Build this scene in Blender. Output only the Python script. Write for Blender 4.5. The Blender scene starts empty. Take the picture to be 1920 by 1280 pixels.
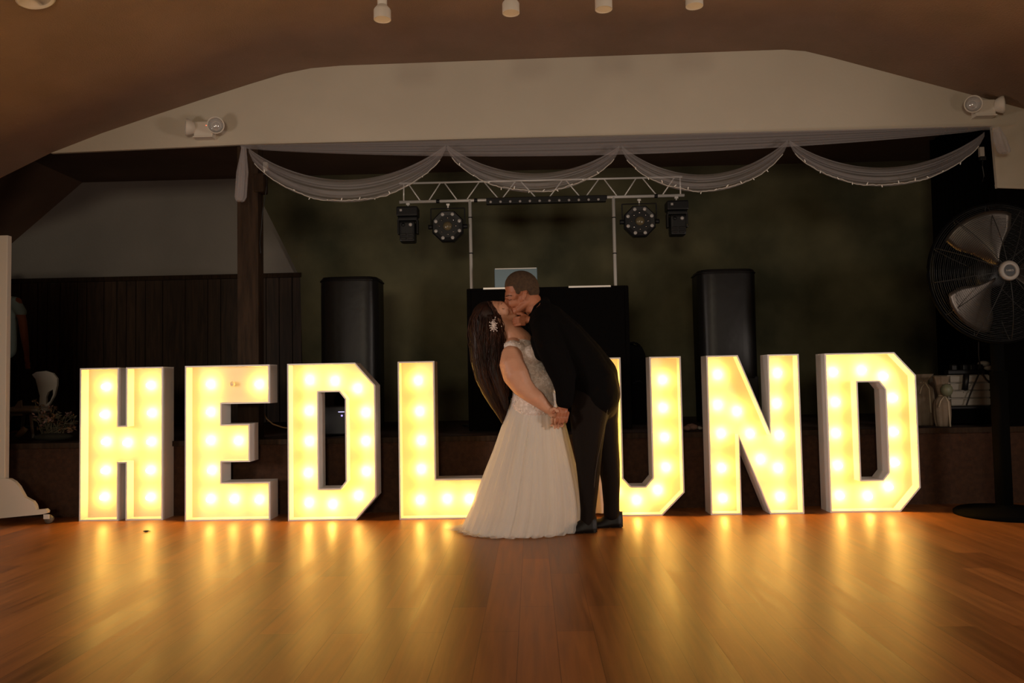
import bpy, bmesh, math, random
from mathutils import Vector, Matrix
from mathutils.geometry import tessellate_polygon
random.seed(7)
C = bpy.context.scene.collection
R = math.radians
# ---------------------------------------------------------------- camera
FPX = 1500.0; CAMZ = 1.005; YAW = 0.0233; PITCH = math.atan(72/1500); ROLL = 0.0188
cam = bpy.data.objects.new('camera', bpy.data.cameras.new('camera')); C.objects.link(cam)
cam.data.sensor_width = 36; cam.data.lens = 36*FPX/1920; cam.data.clip_start = 0.05
RC = Matrix.Rotation(YAW, 3, 'Z') @ Matrix.Rotation(math.pi/2+PITCH, 3, 'X') @ Matrix.Rotation(-ROLL, 3, 'Z')
cam.matrix_world = Matrix.Translation((0, 0, CAMZ)) @ RC.to_4x4()
bpy.context.scene.camera = cam
# ---------------------------------------------------------------- world, lights, exposure
sc = bpy.context.scene
w = bpy.data.worlds.new('night'); sc.world = w; w.use_nodes = True
w.node_tree.nodes['Background'].inputs[0].default_value = (0.02, 0.018, 0.016, 1)
w.node_tree.nodes['Background'].inputs[1].default_value = 0.2
sc.view_settings.view_transform = 'Standard'; sc.view_settings.look = 'None'
sc.view_settings.exposure = 0.0; sc.view_settings.gamma = 1.0; sc.view_settings.use_curve_mapping = False
sc.cycles.use_denoising = True
sc.cycles.sample_clamp_indirect = 4.0
sc.cycles.max_bounces = 8
def area_light(name, loc, target, sx, sy, watts, col, spread=180):
    l = bpy.data.lights.new(name, 'AREA'); l.shape = 'RECTANGLE'; l.size = sx; l.size_y = sy
    l.energy = watts; l.color = col; l.spread = R(spread)
    o = bpy.data.objects.new(name, l); C.objects.link(o); o.location = loc
    o.rotation_euler = (Vector(target)-Vector(loc)).to_track_quat('-Z', 'Y').to_euler(); return o
# the hall's own dim light behind the photographer
area_light('hall_light', (-0.6, -3.4, 1.75), (-0.3, 6.3, 2.2), 1.4, 0.6, 115, (1.0, 0.86, 0.64))
area_light('left_side_fill', (-4.3, 2.6, 1.25), (0.5, 6.2, 0.75), 0.7, 0.7, 20, (1.0, 0.85, 0.74), 100)  # added fill from out of view, brightens the left-facing letter sides
area_light('right_side_fill', (4.6, 2.6, 1.25), (-2.5, 7.0, 0.95), 0.7, 0.7, 24, (1.0, 0.85, 0.74), 100)  # added fill from out of view, for right-facing letter sides and the stage-hand
area_light('ceiling_warm_fill', (-1.5, -1.6, 0.5), (-1.2, 1.6, 4.0), 1.6, 0.5, 10, (1.0, 0.42, 0.17))  # added unseen warm fill thrown up at the ceiling
BULB_STRENGTH = 78.0
BULB_COLOR = (1.0, 0.545, 0.10)

# ---------------------------------------------------------------- pixel helpers (world points at real depths)
def ray(px, py):
    return RC @ Vector(((px-960)/FPX, -(py-640)/FPX, -1.0))
def P(px, py, Y):
    d = ray(px, py); t = Y/d.y
    return Vector((d.x*t, Y, CAMZ+d.z*t))
def G(px, py, z=0.0):
    d = ray(px, py); t = (z-CAMZ)/d.z
    return Vector((d.x*t, d.y*t, z))
# ---------------------------------------------------------------- materials
def mat(name, col, rough=0.6, metal=0.0, col2=None, scale=6.0, bump=0.0, bscale=60.0, spec=0.5, detail=4.0, emit=None, estr=0.0,
        alpha=1.0, transl=0.0, coat=0.0, stretch=None, sheen=0.0, ramp=(0.35, 0.65)):
    m = bpy.data.materials.new(name); m.use_nodes = True
    nt = m.node_tree; nd = nt.nodes; lk = nt.links
    b = nd['Principled BSDF']; out = nd['Material Output']
    b.inputs['Base Color'].default_value = (*col, 1); b.inputs['Roughness'].default_value = rough
    b.inputs['Metallic'].default_value = metal; b.inputs['Specular IOR Level'].default_value = spec
    b.inputs['Coat Weight'].default_value = coat; b.inputs['Sheen Weight'].default_value = sheen
    if emit: b.inputs['Emission Color'].default_value = (*emit, 1); b.inputs['Emission Strength'].default_value = estr
    b.inputs['Alpha'].default_value = alpha
    src = None
    if col2 is not None or bump:
        tc = nd.new('ShaderNodeTexCoord'); mp = nd.new('ShaderNodeMapping'); lk.new(tc.outputs['Object'], mp.inputs[0])
        if stretch: mp.inputs['Scale'].default_value = stretch
        src = mp.outputs[0]
    if col2 is not None:
        n = nd.new('ShaderNodeTexNoise'); n.inputs['Scale'].default_value = scale; n.inputs['Detail'].default_value = detail
        lk.new(src, n.inputs['Vector'])
        r = nd.new('ShaderNodeValToRGB'); r.color_ramp.elements[0].color = (*col, 1); r.color_ramp.elements[1].color = (*col2, 1)
        r.color_ramp.elements[0].position = ramp[0]; r.color_ramp.elements[1].position = ramp[1]
        lk.new(n.outputs['Fac'], r.inputs[0]); lk.new(r.outputs[0], b.inputs['Base Color'])
    if bump:
        n = nd.new('ShaderNodeTexNoise'); n.inputs['Scale'].default_value = bscale; n.inputs['Detail'].default_value = 3
        lk.new(src, n.inputs['Vector']); bp = nd.new('ShaderNodeBump'); bp.inputs['Strength'].default_value = bump
        bp.inputs['Distance'].default_value = 0.01; lk.new(n.outputs['Fac'], bp.inputs['Height']); lk.new(bp.outputs[0], b.inputs['Normal'])
    if transl > 0:
        t = nd.new('ShaderNodeBsdfTranslucent'); t.inputs[0].default_value = (*col, 1); mx = nd.new('ShaderNodeMixShader')
        mx.inputs[0].default_value = transl; lk.new(b.outputs[0], mx.inputs[1]); lk.new(t.outputs[0], mx.inputs[2])
        last = mx.outputs[0]
        if alpha < 1:
            tr = nd.new('ShaderNodeBsdfTransparent'); m2 = nd.new('ShaderNodeMixShader'); m2.inputs[0].default_value = alpha
            b.inputs['Alpha'].default_value = 1.0
            lk.new(tr.outputs[0], m2.inputs[1]); lk.new(last, m2.inputs[2]); last = m2.outputs[0]
        lk.new(last, out.inputs[0])
    return m

def floor_mat():
    m = bpy.data.materials.new('laminate_floor'); m.use_nodes = True
    nt = m.node_tree; nd = nt.nodes; lk = nt.links; b = nd['Principled BSDF']
    tc = nd.new('ShaderNodeTexCoord'); mp = nd.new('ShaderNodeMapping'); lk.new(tc.outputs['Object'], mp.inputs[0])
    mp.inputs['Rotation'].default_value = (0, 0, R(90)); mp.inputs['Location'].default_value = (0.4, 0.07, 0)
    br = nd.new('ShaderNodeTexBrick'); lk.new(mp.outputs[0], br.inputs[0])
    br.inputs['Scale'].default_value = 1.0; br.inputs['Brick Width'].default_value = 0.95; br.inputs['Row Height'].default_value = 0.15
    br.inputs['Mortar Size'].default_value = 0.0019; br.inputs['Mortar Smooth'].default_value = 0.3; br.offset = 0.37
    br.inputs['Color1'].default_value = (0.0, 0.0, 0.0, 1); br.inputs['Color2'].default_value = (1, 1, 1, 1)
    br.inputs['Mortar'].default_value = (0.5, 0.5, 0.5, 1)
    mp2 = nd.new('ShaderNodeMapping'); lk.new(tc.outputs['Object'], mp2.inputs[0]); mp2.inputs['Scale'].default_value = (22, 1.3, 1)
    n = nd.new('ShaderNodeTexNoise'); n.inputs['Scale'].default_value = 1.4; n.inputs['Detail'].default_value = 8; n.inputs['Distortion'].default_value = 0.6
    lk.new(mp2.outputs[0], n.inputs['Vector'])
    mx = nd.new('ShaderNodeMath'); mx.operation = 'MULTIPLY'; mx.inputs[1].default_value = 0.33; lk.new(br.outputs['Color'], mx.inputs[0])
    ad = nd.new('ShaderNodeMath'); ad.operation = 'ADD'; lk.new(mx.outputs[0], ad.inputs[0])
    m3 = nd.new('ShaderNodeMath'); m3.operation = 'MULTIPLY'; m3.inputs[1].default_value = 0.8; lk.new(n.outputs['Fac'], m3.inputs[0]); lk.new(m3.outputs[0], ad.inputs[1])
    r = nd.new('ShaderNodeValToRGB'); lk.new(ad.outputs[0], r.inputs[0])
    e = r.color_ramp.elements; e[0].position = 0.2; e[0].color = (0.115, 0.038, 0.011, 1); e[1].position = 0.95; e[1].color = (0.41, 0.155, 0.046, 1)
    dk = nd.new('ShaderNodeMixRGB'); dk.blend_type = 'MULTIPLY'; lk.new(br.outputs['Fac'], dk.inputs[0]); lk.new(r.outputs[0], dk.inputs[1]); dk.inputs[2].default_value = (0.62, 0.56, 0.5, 1)
    lk.new(dk.outputs[0], b.inputs['Base Color'])
    rr = nd.new('ShaderNodeMapRange'); rr.inputs['To Min'].default_value = 0.30; rr.inputs['To Max'].default_value = 0.44; lk.new(ad.outputs[0], rr.inputs[0])
    lk.new(rr.outputs[0], b.inputs['Roughness']); b.inputs['Specular IOR Level'].default_value = 0.42; b.inputs['Specular Tint'].default_value = (1.0, 0.80, 0.52, 1)
    n2 = nd.new('ShaderNodeTexNoise'); n2.inputs['Scale'].default_value = 5.0; lk.new(mp2.outputs[0], n2.inputs['Vector'])
    a2 = nd.new('ShaderNodeMath'); a2.operation = 'SUBTRACT'; lk.new(n2.outputs['Fac'], a2.inputs[0]); lk.new(br.outputs['Fac'], a2.inputs[1])
    bp = nd.new('ShaderNodeBump'); bp.inputs['Strength'].default_value = 0.12; bp.inputs['Distance'].default_value = 0.002
    lk.new(a2.outputs[0], bp.inputs['Height']); lk.new(bp.outputs[0], b.inputs['Normal'])
    return m

def panel_mat():
    m = bpy.data.materials.new('wood_panelling'); m.use_nodes = True
    nt = m.node_tree; nd = nt.nodes; lk = nt.links; b = nd['Principled BSDF']
    tc = nd.new('ShaderNodeTexCoord'); mp = nd.new('ShaderNodeMapping'); lk.new(tc.outputs['Object'], mp.inputs[0]); mp.inputs['Scale'].default_value = (14, 14, 1.2)
    n = nd.new('ShaderNodeTexNoise'); n.inputs['Scale'].default_value = 2.0; n.inputs['Detail'].default_value = 7; n.inputs['Distortion'].default_value = 0.8; lk.new(mp.outputs[0], n.inputs['Vector'])
    r = nd.new('ShaderNodeValToRGB'); e = r.color_ramp.elements; e[0].position = 0.3; e[0].color = (0.02, 0.010, 0.005, 1); e[1].position = 0.75; e[1].color = (0.072, 0.037, 0.019, 1)
    lk.new(n.outputs['Fac'], r.inputs[0]); lk.new(r.outputs[0], b.inputs['Base Color']); b.inputs['Roughness'].default_value = 0.6
    return m

M = {}
M['floor'] = floor_mat(); M['panel'] = panel_mat()
M['ceil'] = mat('painted_ceiling', (0.225, 0.15, 0.10), 0.9, col2=(0.27, 0.18, 0.125), scale=2, bump=0.5, bscale=90)
M['plaster'] = mat('cream_plaster', (0.52, 0.465, 0.375), 0.85, col2=(0.58, 0.52, 0.42), scale=1.2, bump=0.12, bscale=40)
M['greywall'] = mat('grey_wall_paint', (0.27, 0.245, 0.215), 0.9, col2=(0.31, 0.28, 0.245), scale=1.5, bump=0.15, bscale=50)
M['green'] = mat('mottled_green_wall', (0.052, 0.052, 0.026), 0.9, col2=(0.18, 0.162, 0.085), scale=1.3, detail=9, bump=0.15, bscale=30, ramp=(0.3, 0.72))
M['stageceil'] = mat('dark_stage_ceiling', (0.10, 0.055, 0.03), 0.9, col2=(0.13, 0.07, 0.04), scale=2)
M['carpet'] = mat('brown_carpet', (0.042, 0.017, 0.008), 0.97, col2=(0.065, 0.027, 0.012), scale=30, bump=0.6, bscale=220)
M['black'] = mat('black_paint', (0.0015, 0.0015, 0.0015), 0.9, spec=0.06)
M['curtain'] = mat('black_curtain', (0.002, 0.0018, 0.0018), 0.98, spec=0.05)
M['darkwood'] = mat('dark_post_wood', (0.022, 0.012, 0.006), 0.75, spec=0.2, col2=(0.042, 0.023, 0.012), scale=5, stretch=(8, 8, 0.8), bump=0.2)
M['letter'] = mat('white_letter_paint', (0.84, 0.81, 0.77), 0.5)
M['letter_in'] = mat('white_letter_inside', (0.80, 0.75, 0.60), 0.55)
M['bulb'] = mat('lit_bulb', (1, 0.9, 0.7), 0.4, emit=BULB_COLOR, estr=BULB_STRENGTH)
M['bulb_off'] = mat('unlit_bulb', (0.85, 0.75, 0.55), 0.25)
M['socket'] = mat('bulb_socket', (0.5, 0.4, 0.25), 0.4)
M['vinyl'] = mat('black_vinyl_cover', (0.007, 0.006, 0.006), 0.42, bump=0.3, bscale=8, spec=0.35)
M['plastic'] = mat('black_plastic', (0.008, 0.008, 0.009), 0.45, spec=0.35)
M['softblack'] = mat('black_cloth', (0.0025, 0.002, 0.002), 0.95, spec=0.08, bump=0.3, bscale=120)
M['silver'] = mat('silver_aluminium', (0.80, 0.77, 0.73), 0.35, 0.25)
M['chrome'] = mat('chrome', (0.8, 0.8, 0.8), 0.12, 1.0)
M['lens'] = mat('frosted_lens', (0.45, 0.42, 0.40), 0.3, coat=0.3)
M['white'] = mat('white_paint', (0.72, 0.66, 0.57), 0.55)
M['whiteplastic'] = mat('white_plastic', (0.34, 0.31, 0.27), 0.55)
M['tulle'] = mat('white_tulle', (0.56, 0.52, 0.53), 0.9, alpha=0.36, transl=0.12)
M['wire'] = mat('pale_wire', (0.5, 0.47, 0.42), 0.6)
M['minibulb'] = mat('clear_mini_bulb', (0.9, 0.88, 0.82), 0.15)
M['skin'] = mat('fair_skin', (0.56, 0.27, 0.165), 0.5, col2=(0.62, 0.32, 0.20), scale=8)
M['skin_tan'] = mat('ruddy_skin', (0.36, 0.125, 0.062), 0.5, col2=(0.43, 0.16, 0.08), scale=8)
M['hair'] = mat('dark_brown_hair', (0.008, 0.003, 0.002), 0.5, spec=0.25, col2=(0.025, 0.009, 0.005), scale=14, stretch=(1, 1, 0.2))
M['hairshort'] = mat('short_brown_hair', (0.048, 0.025, 0.011), 0.8, col2=(0.08, 0.042, 0.018), scale=60, bump=0.6, bscale=300)
M['suit'] = mat('black_suit_cloth', (0.0022, 0.0016, 0.0014), 0.92, spec=0.12, bump=0.2, bscale=200)
M['trouser'] = mat('black_trouser_cloth', (0.0075, 0.0038, 0.0022), 0.85, spec=0.2, bump=0.2, bscale=200)
M['shoe'] = mat('black_leather_shoe', (0.005, 0.0035, 0.003), 0.5, spec=0.3)
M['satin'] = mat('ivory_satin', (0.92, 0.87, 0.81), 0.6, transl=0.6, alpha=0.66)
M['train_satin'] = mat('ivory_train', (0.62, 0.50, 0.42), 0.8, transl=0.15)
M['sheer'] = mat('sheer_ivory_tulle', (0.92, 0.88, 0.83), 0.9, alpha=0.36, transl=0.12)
M['cuff'] = mat('white_shirt', (0.7, 0.68, 0.66), 0.7)

# ---------------------------------------------------------------- mesh helpers
def tag(o, label=None, cat=None, group=None, kind=None):
    if label: o['label'] = label
    if cat: o['category'] = cat
    if group: o['group'] = group
    if kind: o['kind'] = kind
    return o
def thing(name, label, cat, loc=(0, 0, 0), rz=0.0, group=None):
    o = bpy.data.objects.new(name, None); o.empty_display_size = 0.05; C.objects.link(o)
    o.location = loc; o.rotation_euler = (0, 0, rz); return tag(o, label, cat, group)
def obj(name, bm, m, parent=None, smooth=False, world=True):
    """one mesh object; with world=True the mesh was built in world space and is moved into its parent's frame"""
    me = bpy.data.meshes.new(name)
    if parent is not None and world:
        bm.transform(parent_matrix(parent).inverted())
    bmesh.ops.recalc_face_normals(bm, faces=bm.faces[:])
    bm.to_mesh(me); bm.free()
    ms = m if isinstance(m, (list, tuple)) else [m]
    for x in ms: me.materials.append(x)
    if smooth: me.polygons.foreach_set('use_smooth', [True]*len(me.polygons))
    o = bpy.data.objects.new(name, me); C.objects.link(o)
    if parent is not None: o.parent = parent
    return o
def parent_matrix(p):
    m = Matrix.Translation(p.location) @ p.rotation_euler.to_matrix().to_4x4() @ Matrix.Diagonal((*p.scale, 1))
    return parent_matrix(p.parent) @ m if p.parent else m
def struct(name, bm, m, smooth=False, parent=None):
    o = obj(name, bm, m, parent, smooth)
    if parent is None: o['kind'] = 'structure'
    return o
def copy_tree(o, parent=None):
    c = o.copy(); C.objects.link(c); c.parent = parent
    for ch in list(o.children): copy_tree(ch, c)
    return c
def box(bm, c, s, rot=None, bev=0.0):
    m = Matrix.Translation(c) @ (rot.to_4x4() if rot is not None else Matrix.Identity(4)) @ Matrix.Diagonal((s[0], s[1], s[2], 1))
    r = bmesh.ops.create_cube(bm, size=1.0, matrix=m)
    if bev > 0:
        es = list({e for v in r['verts'] for e in v.link_edges})
        bmesh.ops.bevel(bm, geom=es, offset=bev, segments=2, affect='EDGES', profile=0.6)
def ball(bm, c, r, sub=2, sc=(1, 1, 1), rot=None):
    m = Matrix.Translation(c) @ (rot.to_4x4() if rot is not None else Matrix.Identity(4)) @ Matrix.Diagonal((r*sc[0], r*sc[1], r*sc[2], 1))
    bmesh.ops.create_icosphere(bm, subdivisions=sub, radius=1.0, matrix=m)
def cyl(bm, a, b, r1, r2=None, seg=16, caps=True):
    a = Vector(a); b = Vector(b); d = b-a
    m = Matrix.Translation((a+b)/2) @ d.to_track_quat('Z', 'Y').to_matrix().to_4x4()
    bmesh.ops.create_cone(bm, cap_ends=caps, segments=seg, radius1=r1, radius2=r1 if r2 is None else r2, depth=d.length, matrix=m)
def tube(bm, pts, r, seg=8, closed=False, radii=None):
    pts = [Vector(p) for p in pts]; n = len(pts); rings = []
    up = Vector((0.02, 0.03, 1))
    for i, p in enumerate(pts):
        if closed: t = pts[(i+1) % n]-pts[i-1]
        else: t = pts[min(i+1, n-1)]-pts[max(i-1, 0)]
        t.normalize()
        u = up.cross(t)
        if u.length < 0.05: u = Vector((1, 0, 0)).cross(t)
        u.normalize(); v = t.cross(u)
        rr = radii[i] if radii else r
        rings.append([bm.verts.new(p+(u*math.cos(2*math.pi*k/seg)+v*math.sin(2*math.pi*k/seg))*rr) for k in range(seg)])
    for i in range(n if closed else n-1):
        a = rings[i]; b = rings[(i+1) % n]
        for k in range(seg): bm.faces.new((a[k], a[(k+1) % seg], b[(k+1) % seg], b[k]))
    if not closed:
        bm.faces.new(rings[0][::-1]); bm.faces.new(rings[-1])
def lathe(bm, prof, c, axis=Vector((0, 0, 1)), seg=24):
    q = Vector(axis).to_track_quat('Z', 'Y').to_matrix(); c = Vector(c); rings = []
    for r, z in prof:
        rings.append([bm.verts.new(c+q@Vector((r*math.cos(2*math.pi*k/seg), r*math.sin(2*math.pi*k/seg), z))) for k in range(seg)])
    for a, b in zip(rings, rings[1:]):
        for k in range(seg): bm.faces.new((a[k], a[(k+1) % seg], b[(k+1) % seg], b[k]))
    bm.faces.new(rings[0][::-1]); bm.faces.new(rings[-1])
def prism(bm, loops, tr, d0, d1):
    """polygon with holes (2-D loops, first is the outline) between depths d0 and d1; tr(x, z, d) gives the 3-D point"""
    L = [[Vector((x, z, 0)) for x, z in lp] for lp in loops]
    tris = tessellate_polygon(L); flat = [p for lp in L for p in lp]
    A = [bm.verts.new(tr(p.x, p.y, d0)) for p in flat]; B = [bm.verts.new(tr(p.x, p.y, d1)) for p in flat]
    for t in tris:
        try: bm.faces.new([A[i] for i in t]); bm.faces.new([B[i] for i in t][::-1])
        except ValueError: pass
    k = 0
    for lp in L:
        n = len(lp)
        for i in range(n): bm.faces.new((A[k+i], A[k+(i+1) % n], B[k+(i+1) % n], B[k+i]))
        k += n
def wall_px(pts, Y, th):
    """a wall slab whose outline is measured on the plane at depth Y, th thick away from the hall"""
    bm = bmesh.new(); q = [P(x, y, Y) for x, y in pts]
    prism(bm, [[(p.x, p.z) for p in q]], lambda x, z, d: Vector((x, Y+d, z)), 0, th); return bm
def grid(bm, f, nu, nv, closed_u=False):
    V = [[bm.verts.new(f(i/(nu if closed_u else nu-1), j/(nv-1))) for i in range(nu)] for j in range(nv)]
    for j in range(nv-1):
        for i in range(nu if closed_u else nu-1):
            bm.faces.new((V[j][i], V[j][(i+1) % nu], V[j+1][(i+1) % nu], V[j+1][i]))
    return V
def solid(o, th, off=0.0):
    m = o.modifiers.new('thickness', 'SOLIDIFY'); m.thickness = th; m.offset = off; return o
def blob(name, fill, voxel, m, parent, smooth_it=6, factor=0.5):
    """grow one continuous surface round overlapping volumes"""
    bm = bmesh.new(); fill(bm)
    me = bpy.data.meshes.new(name+'_tmp'); bm.to_mesh(me); bm.free()
    o = bpy.data.objects.new(name+'_tmp', me); C.objects.link(o)
    rm = o.modifiers.new('r', 'REMESH'); rm.mode = 'VOXEL'; rm.voxel_size = voxel
    sm = o.modifiers.new('s', 'SMOOTH'); sm.iterations = smooth_it; sm.factor = factor
    bpy.context.view_layer.update()
    ev = o.evaluated_get(bpy.context.evaluated_depsgraph_get())
    me2 = bpy.data.meshes.new_from_object(ev)
    bpy.data.objects.remove(o); bpy.data.meshes.remove(me)
    me2.name = name; me2.transform(parent_matrix(parent).inverted())
    me2.materials.clear(); me2.materials.append(m)
    me2.polygons.foreach_set('use_smooth', [True]*len(me2.polygons))
    r = bpy.data.objects.new(name, me2); C.objects.link(r); r.parent = parent; return r
def chain(bm, pts, sy=1.0, sub=2):
    """pts: (Vector, radius); a tapering limb of closely spaced balls"""
    for (a, ra), (b, rb) in zip(pts, pts[1:]):
        n = max(2, int((b-a).length/(min(ra, rb)*0.24))+1)
        for i in range(n+1):
            t = i/n; r_ = ra+(rb-ra)*t; ball(bm, a.lerp(b, t), r_, 3 if r_ > .045 else sub, (1, sy, 1))
# ================================================================ the room
GY = 6.32            # the plane of the gable wall over the stage edge
SF = 6.22            # stage front
SZ = 0.58            # stage height
BW = 9.0             # back wall of the stage
bm = bmesh.new(); box(bm, (0, 1.0, -0.05), (15.0, 13.0, 0.1)); struct('floor', bm, M['floor'])
# hall ceiling: the outline of the vault, run from the gable towards the camera
prof_px = [(-420, 471), (0, 334), (95, 287), (190, 250), (287, 217), (380, 186), (467, 158), (533, 138), (583, 128), (640, 123), (1000, 110), (1300, 99), (1470, 93), (1510, 96), (1560, 108), (1920, 204), (2300, 308)]
prof = [(p.x, p.z) for p in (P(x, y, GY) for x, y in prof_px)]
bm = bmesh.new()
for (x0, z0), (x1, z1) in zip(prof, prof[1:]):
    v = [bm.verts.new(q) for q in ((x0, GY, z0), (x1, GY, z1), (x1, -5.0, z1), (x0, -5.0, z0))]; bm.faces.new(v)
    v = [bm.verts.new(q) for q in ((x0, GY, z0+.12), (x1, GY, z1+.12), (x1, -5.0, z1+.12), (x0, -5.0, z0+.12))]; bm.faces.new(v)
bmesh.ops.remove_doubles(bm, verts=bm.verts[:], dist=1e-4)
struct('ceiling', bm, M['ceil'], smooth=False)
# gable wall
gp = [(95, 287)]+prof_px[3:15]+[(1920, 204), (2300, 308), (2300, 361), (1870, 350), (1860, 236), (447, 271)]
bm = wall_px(gp, GY, 0.03); struct('wall_gable', bm, M['plaster'])
bm = wall_px([(1869, 345), (2300, 356), (2300, 366), (1870, 352)], GY-0.015, 0.03)
struct('trim_1', bm, M['plaster'])
bm = wall_px([(1871, 352), (2300, 366), (2300, 1010), (1892, 949)], GY, 0.12); struct('wall_right_front', bm, M['curtain'])
# side and rear walls of the hall
xl, xr = prof[0][0], prof[-1][0]
bm = bmesh.new(); box(bm, (xl-0.05, 0.66, 1.3), (0.1, 11.4, 2.8)); struct('wall_left', bm, M['plaster'])
bm = bmesh.new(); box(bm, (xr+0.05, 0.66, 1.5), (0.1, 11.4, 3.2)); struct('wall_right', bm, M['plaster'])
bm = bmesh.new(); box(bm, (0, -5.05, 1.9), (xr-xl+.4, 0.1, 3.9)); struct('wall_rear', bm, M['panel'])
# stage
sl, sr = xl-1.5, 5.2
bm = bmesh.new(); box(bm, ((sl+sr)/2, (SF+BW)/2+.2, SZ/2-0.01), (sr-sl, BW-SF+.4, SZ-0.02)); struct('floor_stage', bm, M['carpet'])
bm = bmesh.new(); box(bm, ((sl+sr)/2, SF-0.01, SZ-0.02), (sr-sl, 0.06, 0.04)); struct('trim_2', bm, M['darkwood'])
# back wall: grey paint above wood panelling on the left, mottled green on the right
bm = wall_px([(-700, 545), (563, 521), (600, 330), (600, 100), (-700, 100)], BW+0.05, 0.1); struct('wall_back_grey', bm, M['greywall'])
bm = wall_px([(563, 521), (572, 900), (1950, 900), (1950, 100), (470, 100), (478, 352)], BW, 0.04); struct('wall_back_green', bm, M['green'])
bm = bmesh.new()
a = P(-700, 545, BW); b = P(565, 521, BW); n = 30; xs = [a.x]
while xs[-1] < b.x-0.1:
    xs.append(min(b.x, xs[-1]+random.choice((0.11, 0.2, 0.15, 0.26))))
for x0, x1 in zip(xs, xs[1:]):
    box(bm, ((x0+x1)/2, BW+0.02, (SZ+a.z)/2), (x1-x0-0.012, 0.03, a.z-SZ))
box(bm, ((a.x+b.x)/2, BW+0.035, (SZ+a.z)/2), (b.x-a.x, 0.02, a.z-SZ))
struct('wall_back_panelling', bm, M['panel'])
bm = bmesh.new(); box(bm, ((a.x+b.x)/2, BW-0.005, a.z+0.01), (b.x-a.x, 0.05, 0.05)); struct('trim_3', bm, M['darkwood'])
# stage ceiling: flat with a falling slope on the left
c0 = P(150, 340, BW); c1 = P(-10, 478, BW)
dx, dz = c0.x-c1.x, c0.z-c1.z
pts = [(c1.x-dx*2, c1.z-dz*2), (c1.x, c1.z), (c0.x, c0.z), (5.4, c0.z)]
bm = bmesh.new()
for (x0, z0), (x1, z1) in zip(pts, pts[1:]):
    bm.faces.new([bm.verts.new(q) for q in ((x0, GY+.1, z0), (x1, GY+.1, z1), (x1, BW+.2, z1), (x0, BW+.2, z0))])
bmesh.ops.remove_doubles(bm, verts=bm.verts[:], dist=1e-4)
struct('ceiling_stage', bm, M['stageceil'])
bm = bmesh.new(); box(bm, (5.15, 7.7, 1.8), (0.1, 2.9, 3.4)); struct('wall_stage_right', bm, M['black'])
# post at the left of the stage opening, with its bracket
def post(px0, px1, top, name, label):
    a = P(px0, top, GY+.06); b = P(px1, top, GY+.06)
    t = thing(name, label, 'post', ((a.x+b.x)/2, GY+.08, SZ))
    bm = bmesh.new(); box(bm, ((a.x+b.x)/2, GY+.08, (a.z+SZ)/2), (b.x-a.x, 0.13, a.z-SZ), bev=0.006); obj('shaft', bm, M['darkwood'], t)
    return t
pt = post(448, 487, 277, 'wooden_post', 'dark wooden post at the left edge of the stage opening')
bm = bmesh.new(); q = P(489, 345, GY+.06); box(bm, (q.x, GY+.06, q.z), (0.09, 0.12, 0.16), bev=.02); obj('bracket', bm, M['darkwood'], pt)
# ---------------------------------------------------------------- black stage curtain on the right
def curtain(bm, a, b, zt, zb, folds, amp, Y0=None):
    a = Vector(a); b = Vector(b); d = (b-a); nrm = Vector((-d.y, d.x, 0)).normalized()
    def f(u, v):
        p = a+d*u+nrm*math.sin(u*folds*2*math.pi)*amp*(0.6+0.4*v)+nrm*math.sin(u*folds*5.1+v)*amp*0.3
        return Vector((p.x, p.y, zt+(zb-zt)*v))
    grid(bm, f, folds*14, 8)
q0 = P(1742, 250, 8.2); q1 = P(1875, 245, 6.62)
bm = bmesh.new(); curtain(bm, (q0.x, 8.2, 0), (q1.x+.1, 6.62, 0), c0.z-0.03, SZ+0.01, 16, 0.035)
o = obj('stage_curtain', bm, M['curtain'], None, True); solid(o, 0.006)
tag(o, 'black floor-length curtain closing the right side of the stage', 'curtain')

# ================================================================ marquee letters
LY = 5.90; LD = 0.185; REC = 0.105; RIM = 0.011
def offset_loop(lp, t):
    n = len(lp); A = sum(lp[i][0]*lp[(i+1) % n][1]-lp[(i+1) % n][0]*lp[i][1] for i in range(n)); s = 1 if A > 0 else -1
    out = []
    for i in range(n):
        p0 = Vector(lp[i-1]); p1 = Vector(lp[i]); p2 = Vector(lp[(i+1) % n])
        d1 = (p1-p0).normalized(); d2 = (p2-p1).normalized()
        n1 = Vector((-d1.y, d1.x))*s; n2 = Vector((-d2.y, d2.x))*s
        k = n1+n2; k = k*(2/k.length_squared) if k.length_squared > 1e-6 else n1
        k = k*t
        if k.length > 3*abs(t): k = k.normalized()*3*abs(t)
        out.append((p1.x+k.x, p1.y+k.y))
    return out
HH = 1.155
Hs = [[(0, 0), (.300, 0), (.300, .43), (.355, .43), (.355, 0), (.640, 0), (.640, HH), (.355, HH), (.355, .715), (.300, .715), (.300, HH), (0, HH)]]
Es = [[(0, 0), (.640, 0), (.640, .283), (.277, .283), (.277, .432), (.490, .432), (.490, .715), (.277, .715), (.277, .865), (.640, .865), (.640, HH), (0, HH)]]
Ds = [[(0, 0), (.505, 0), (.655, .17), (.655, HH-.17), (.505, HH), (0, HH)], [(.232, .233), (.385, .233), (.428, .285), (.428, .885), (.385, .94), (.232, .94)]]
Ls = [[(0, 0), (.61, 0), (.61, .292), (.272, .292), (.272, HH), (0, HH)]]
Us = [[(.165, 0), (.505, 0), (.672, .165), (.672, HH), (.442, HH), (.442, .275), (.39, .215), (.285, .215), (.232, .275), (.232, HH), (0, HH), (0, .165)]]
Ns = [[(0, 0), (.224, 0), (.224, .545), (.427, 0), (.672, 0), (.672, HH), (.445, HH), (.445, .60), (.23, HH), (0, HH)]]
def z3(l, s, ox, oy): return [(ox+x/s, oy+y/s) for x, y in l]
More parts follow.
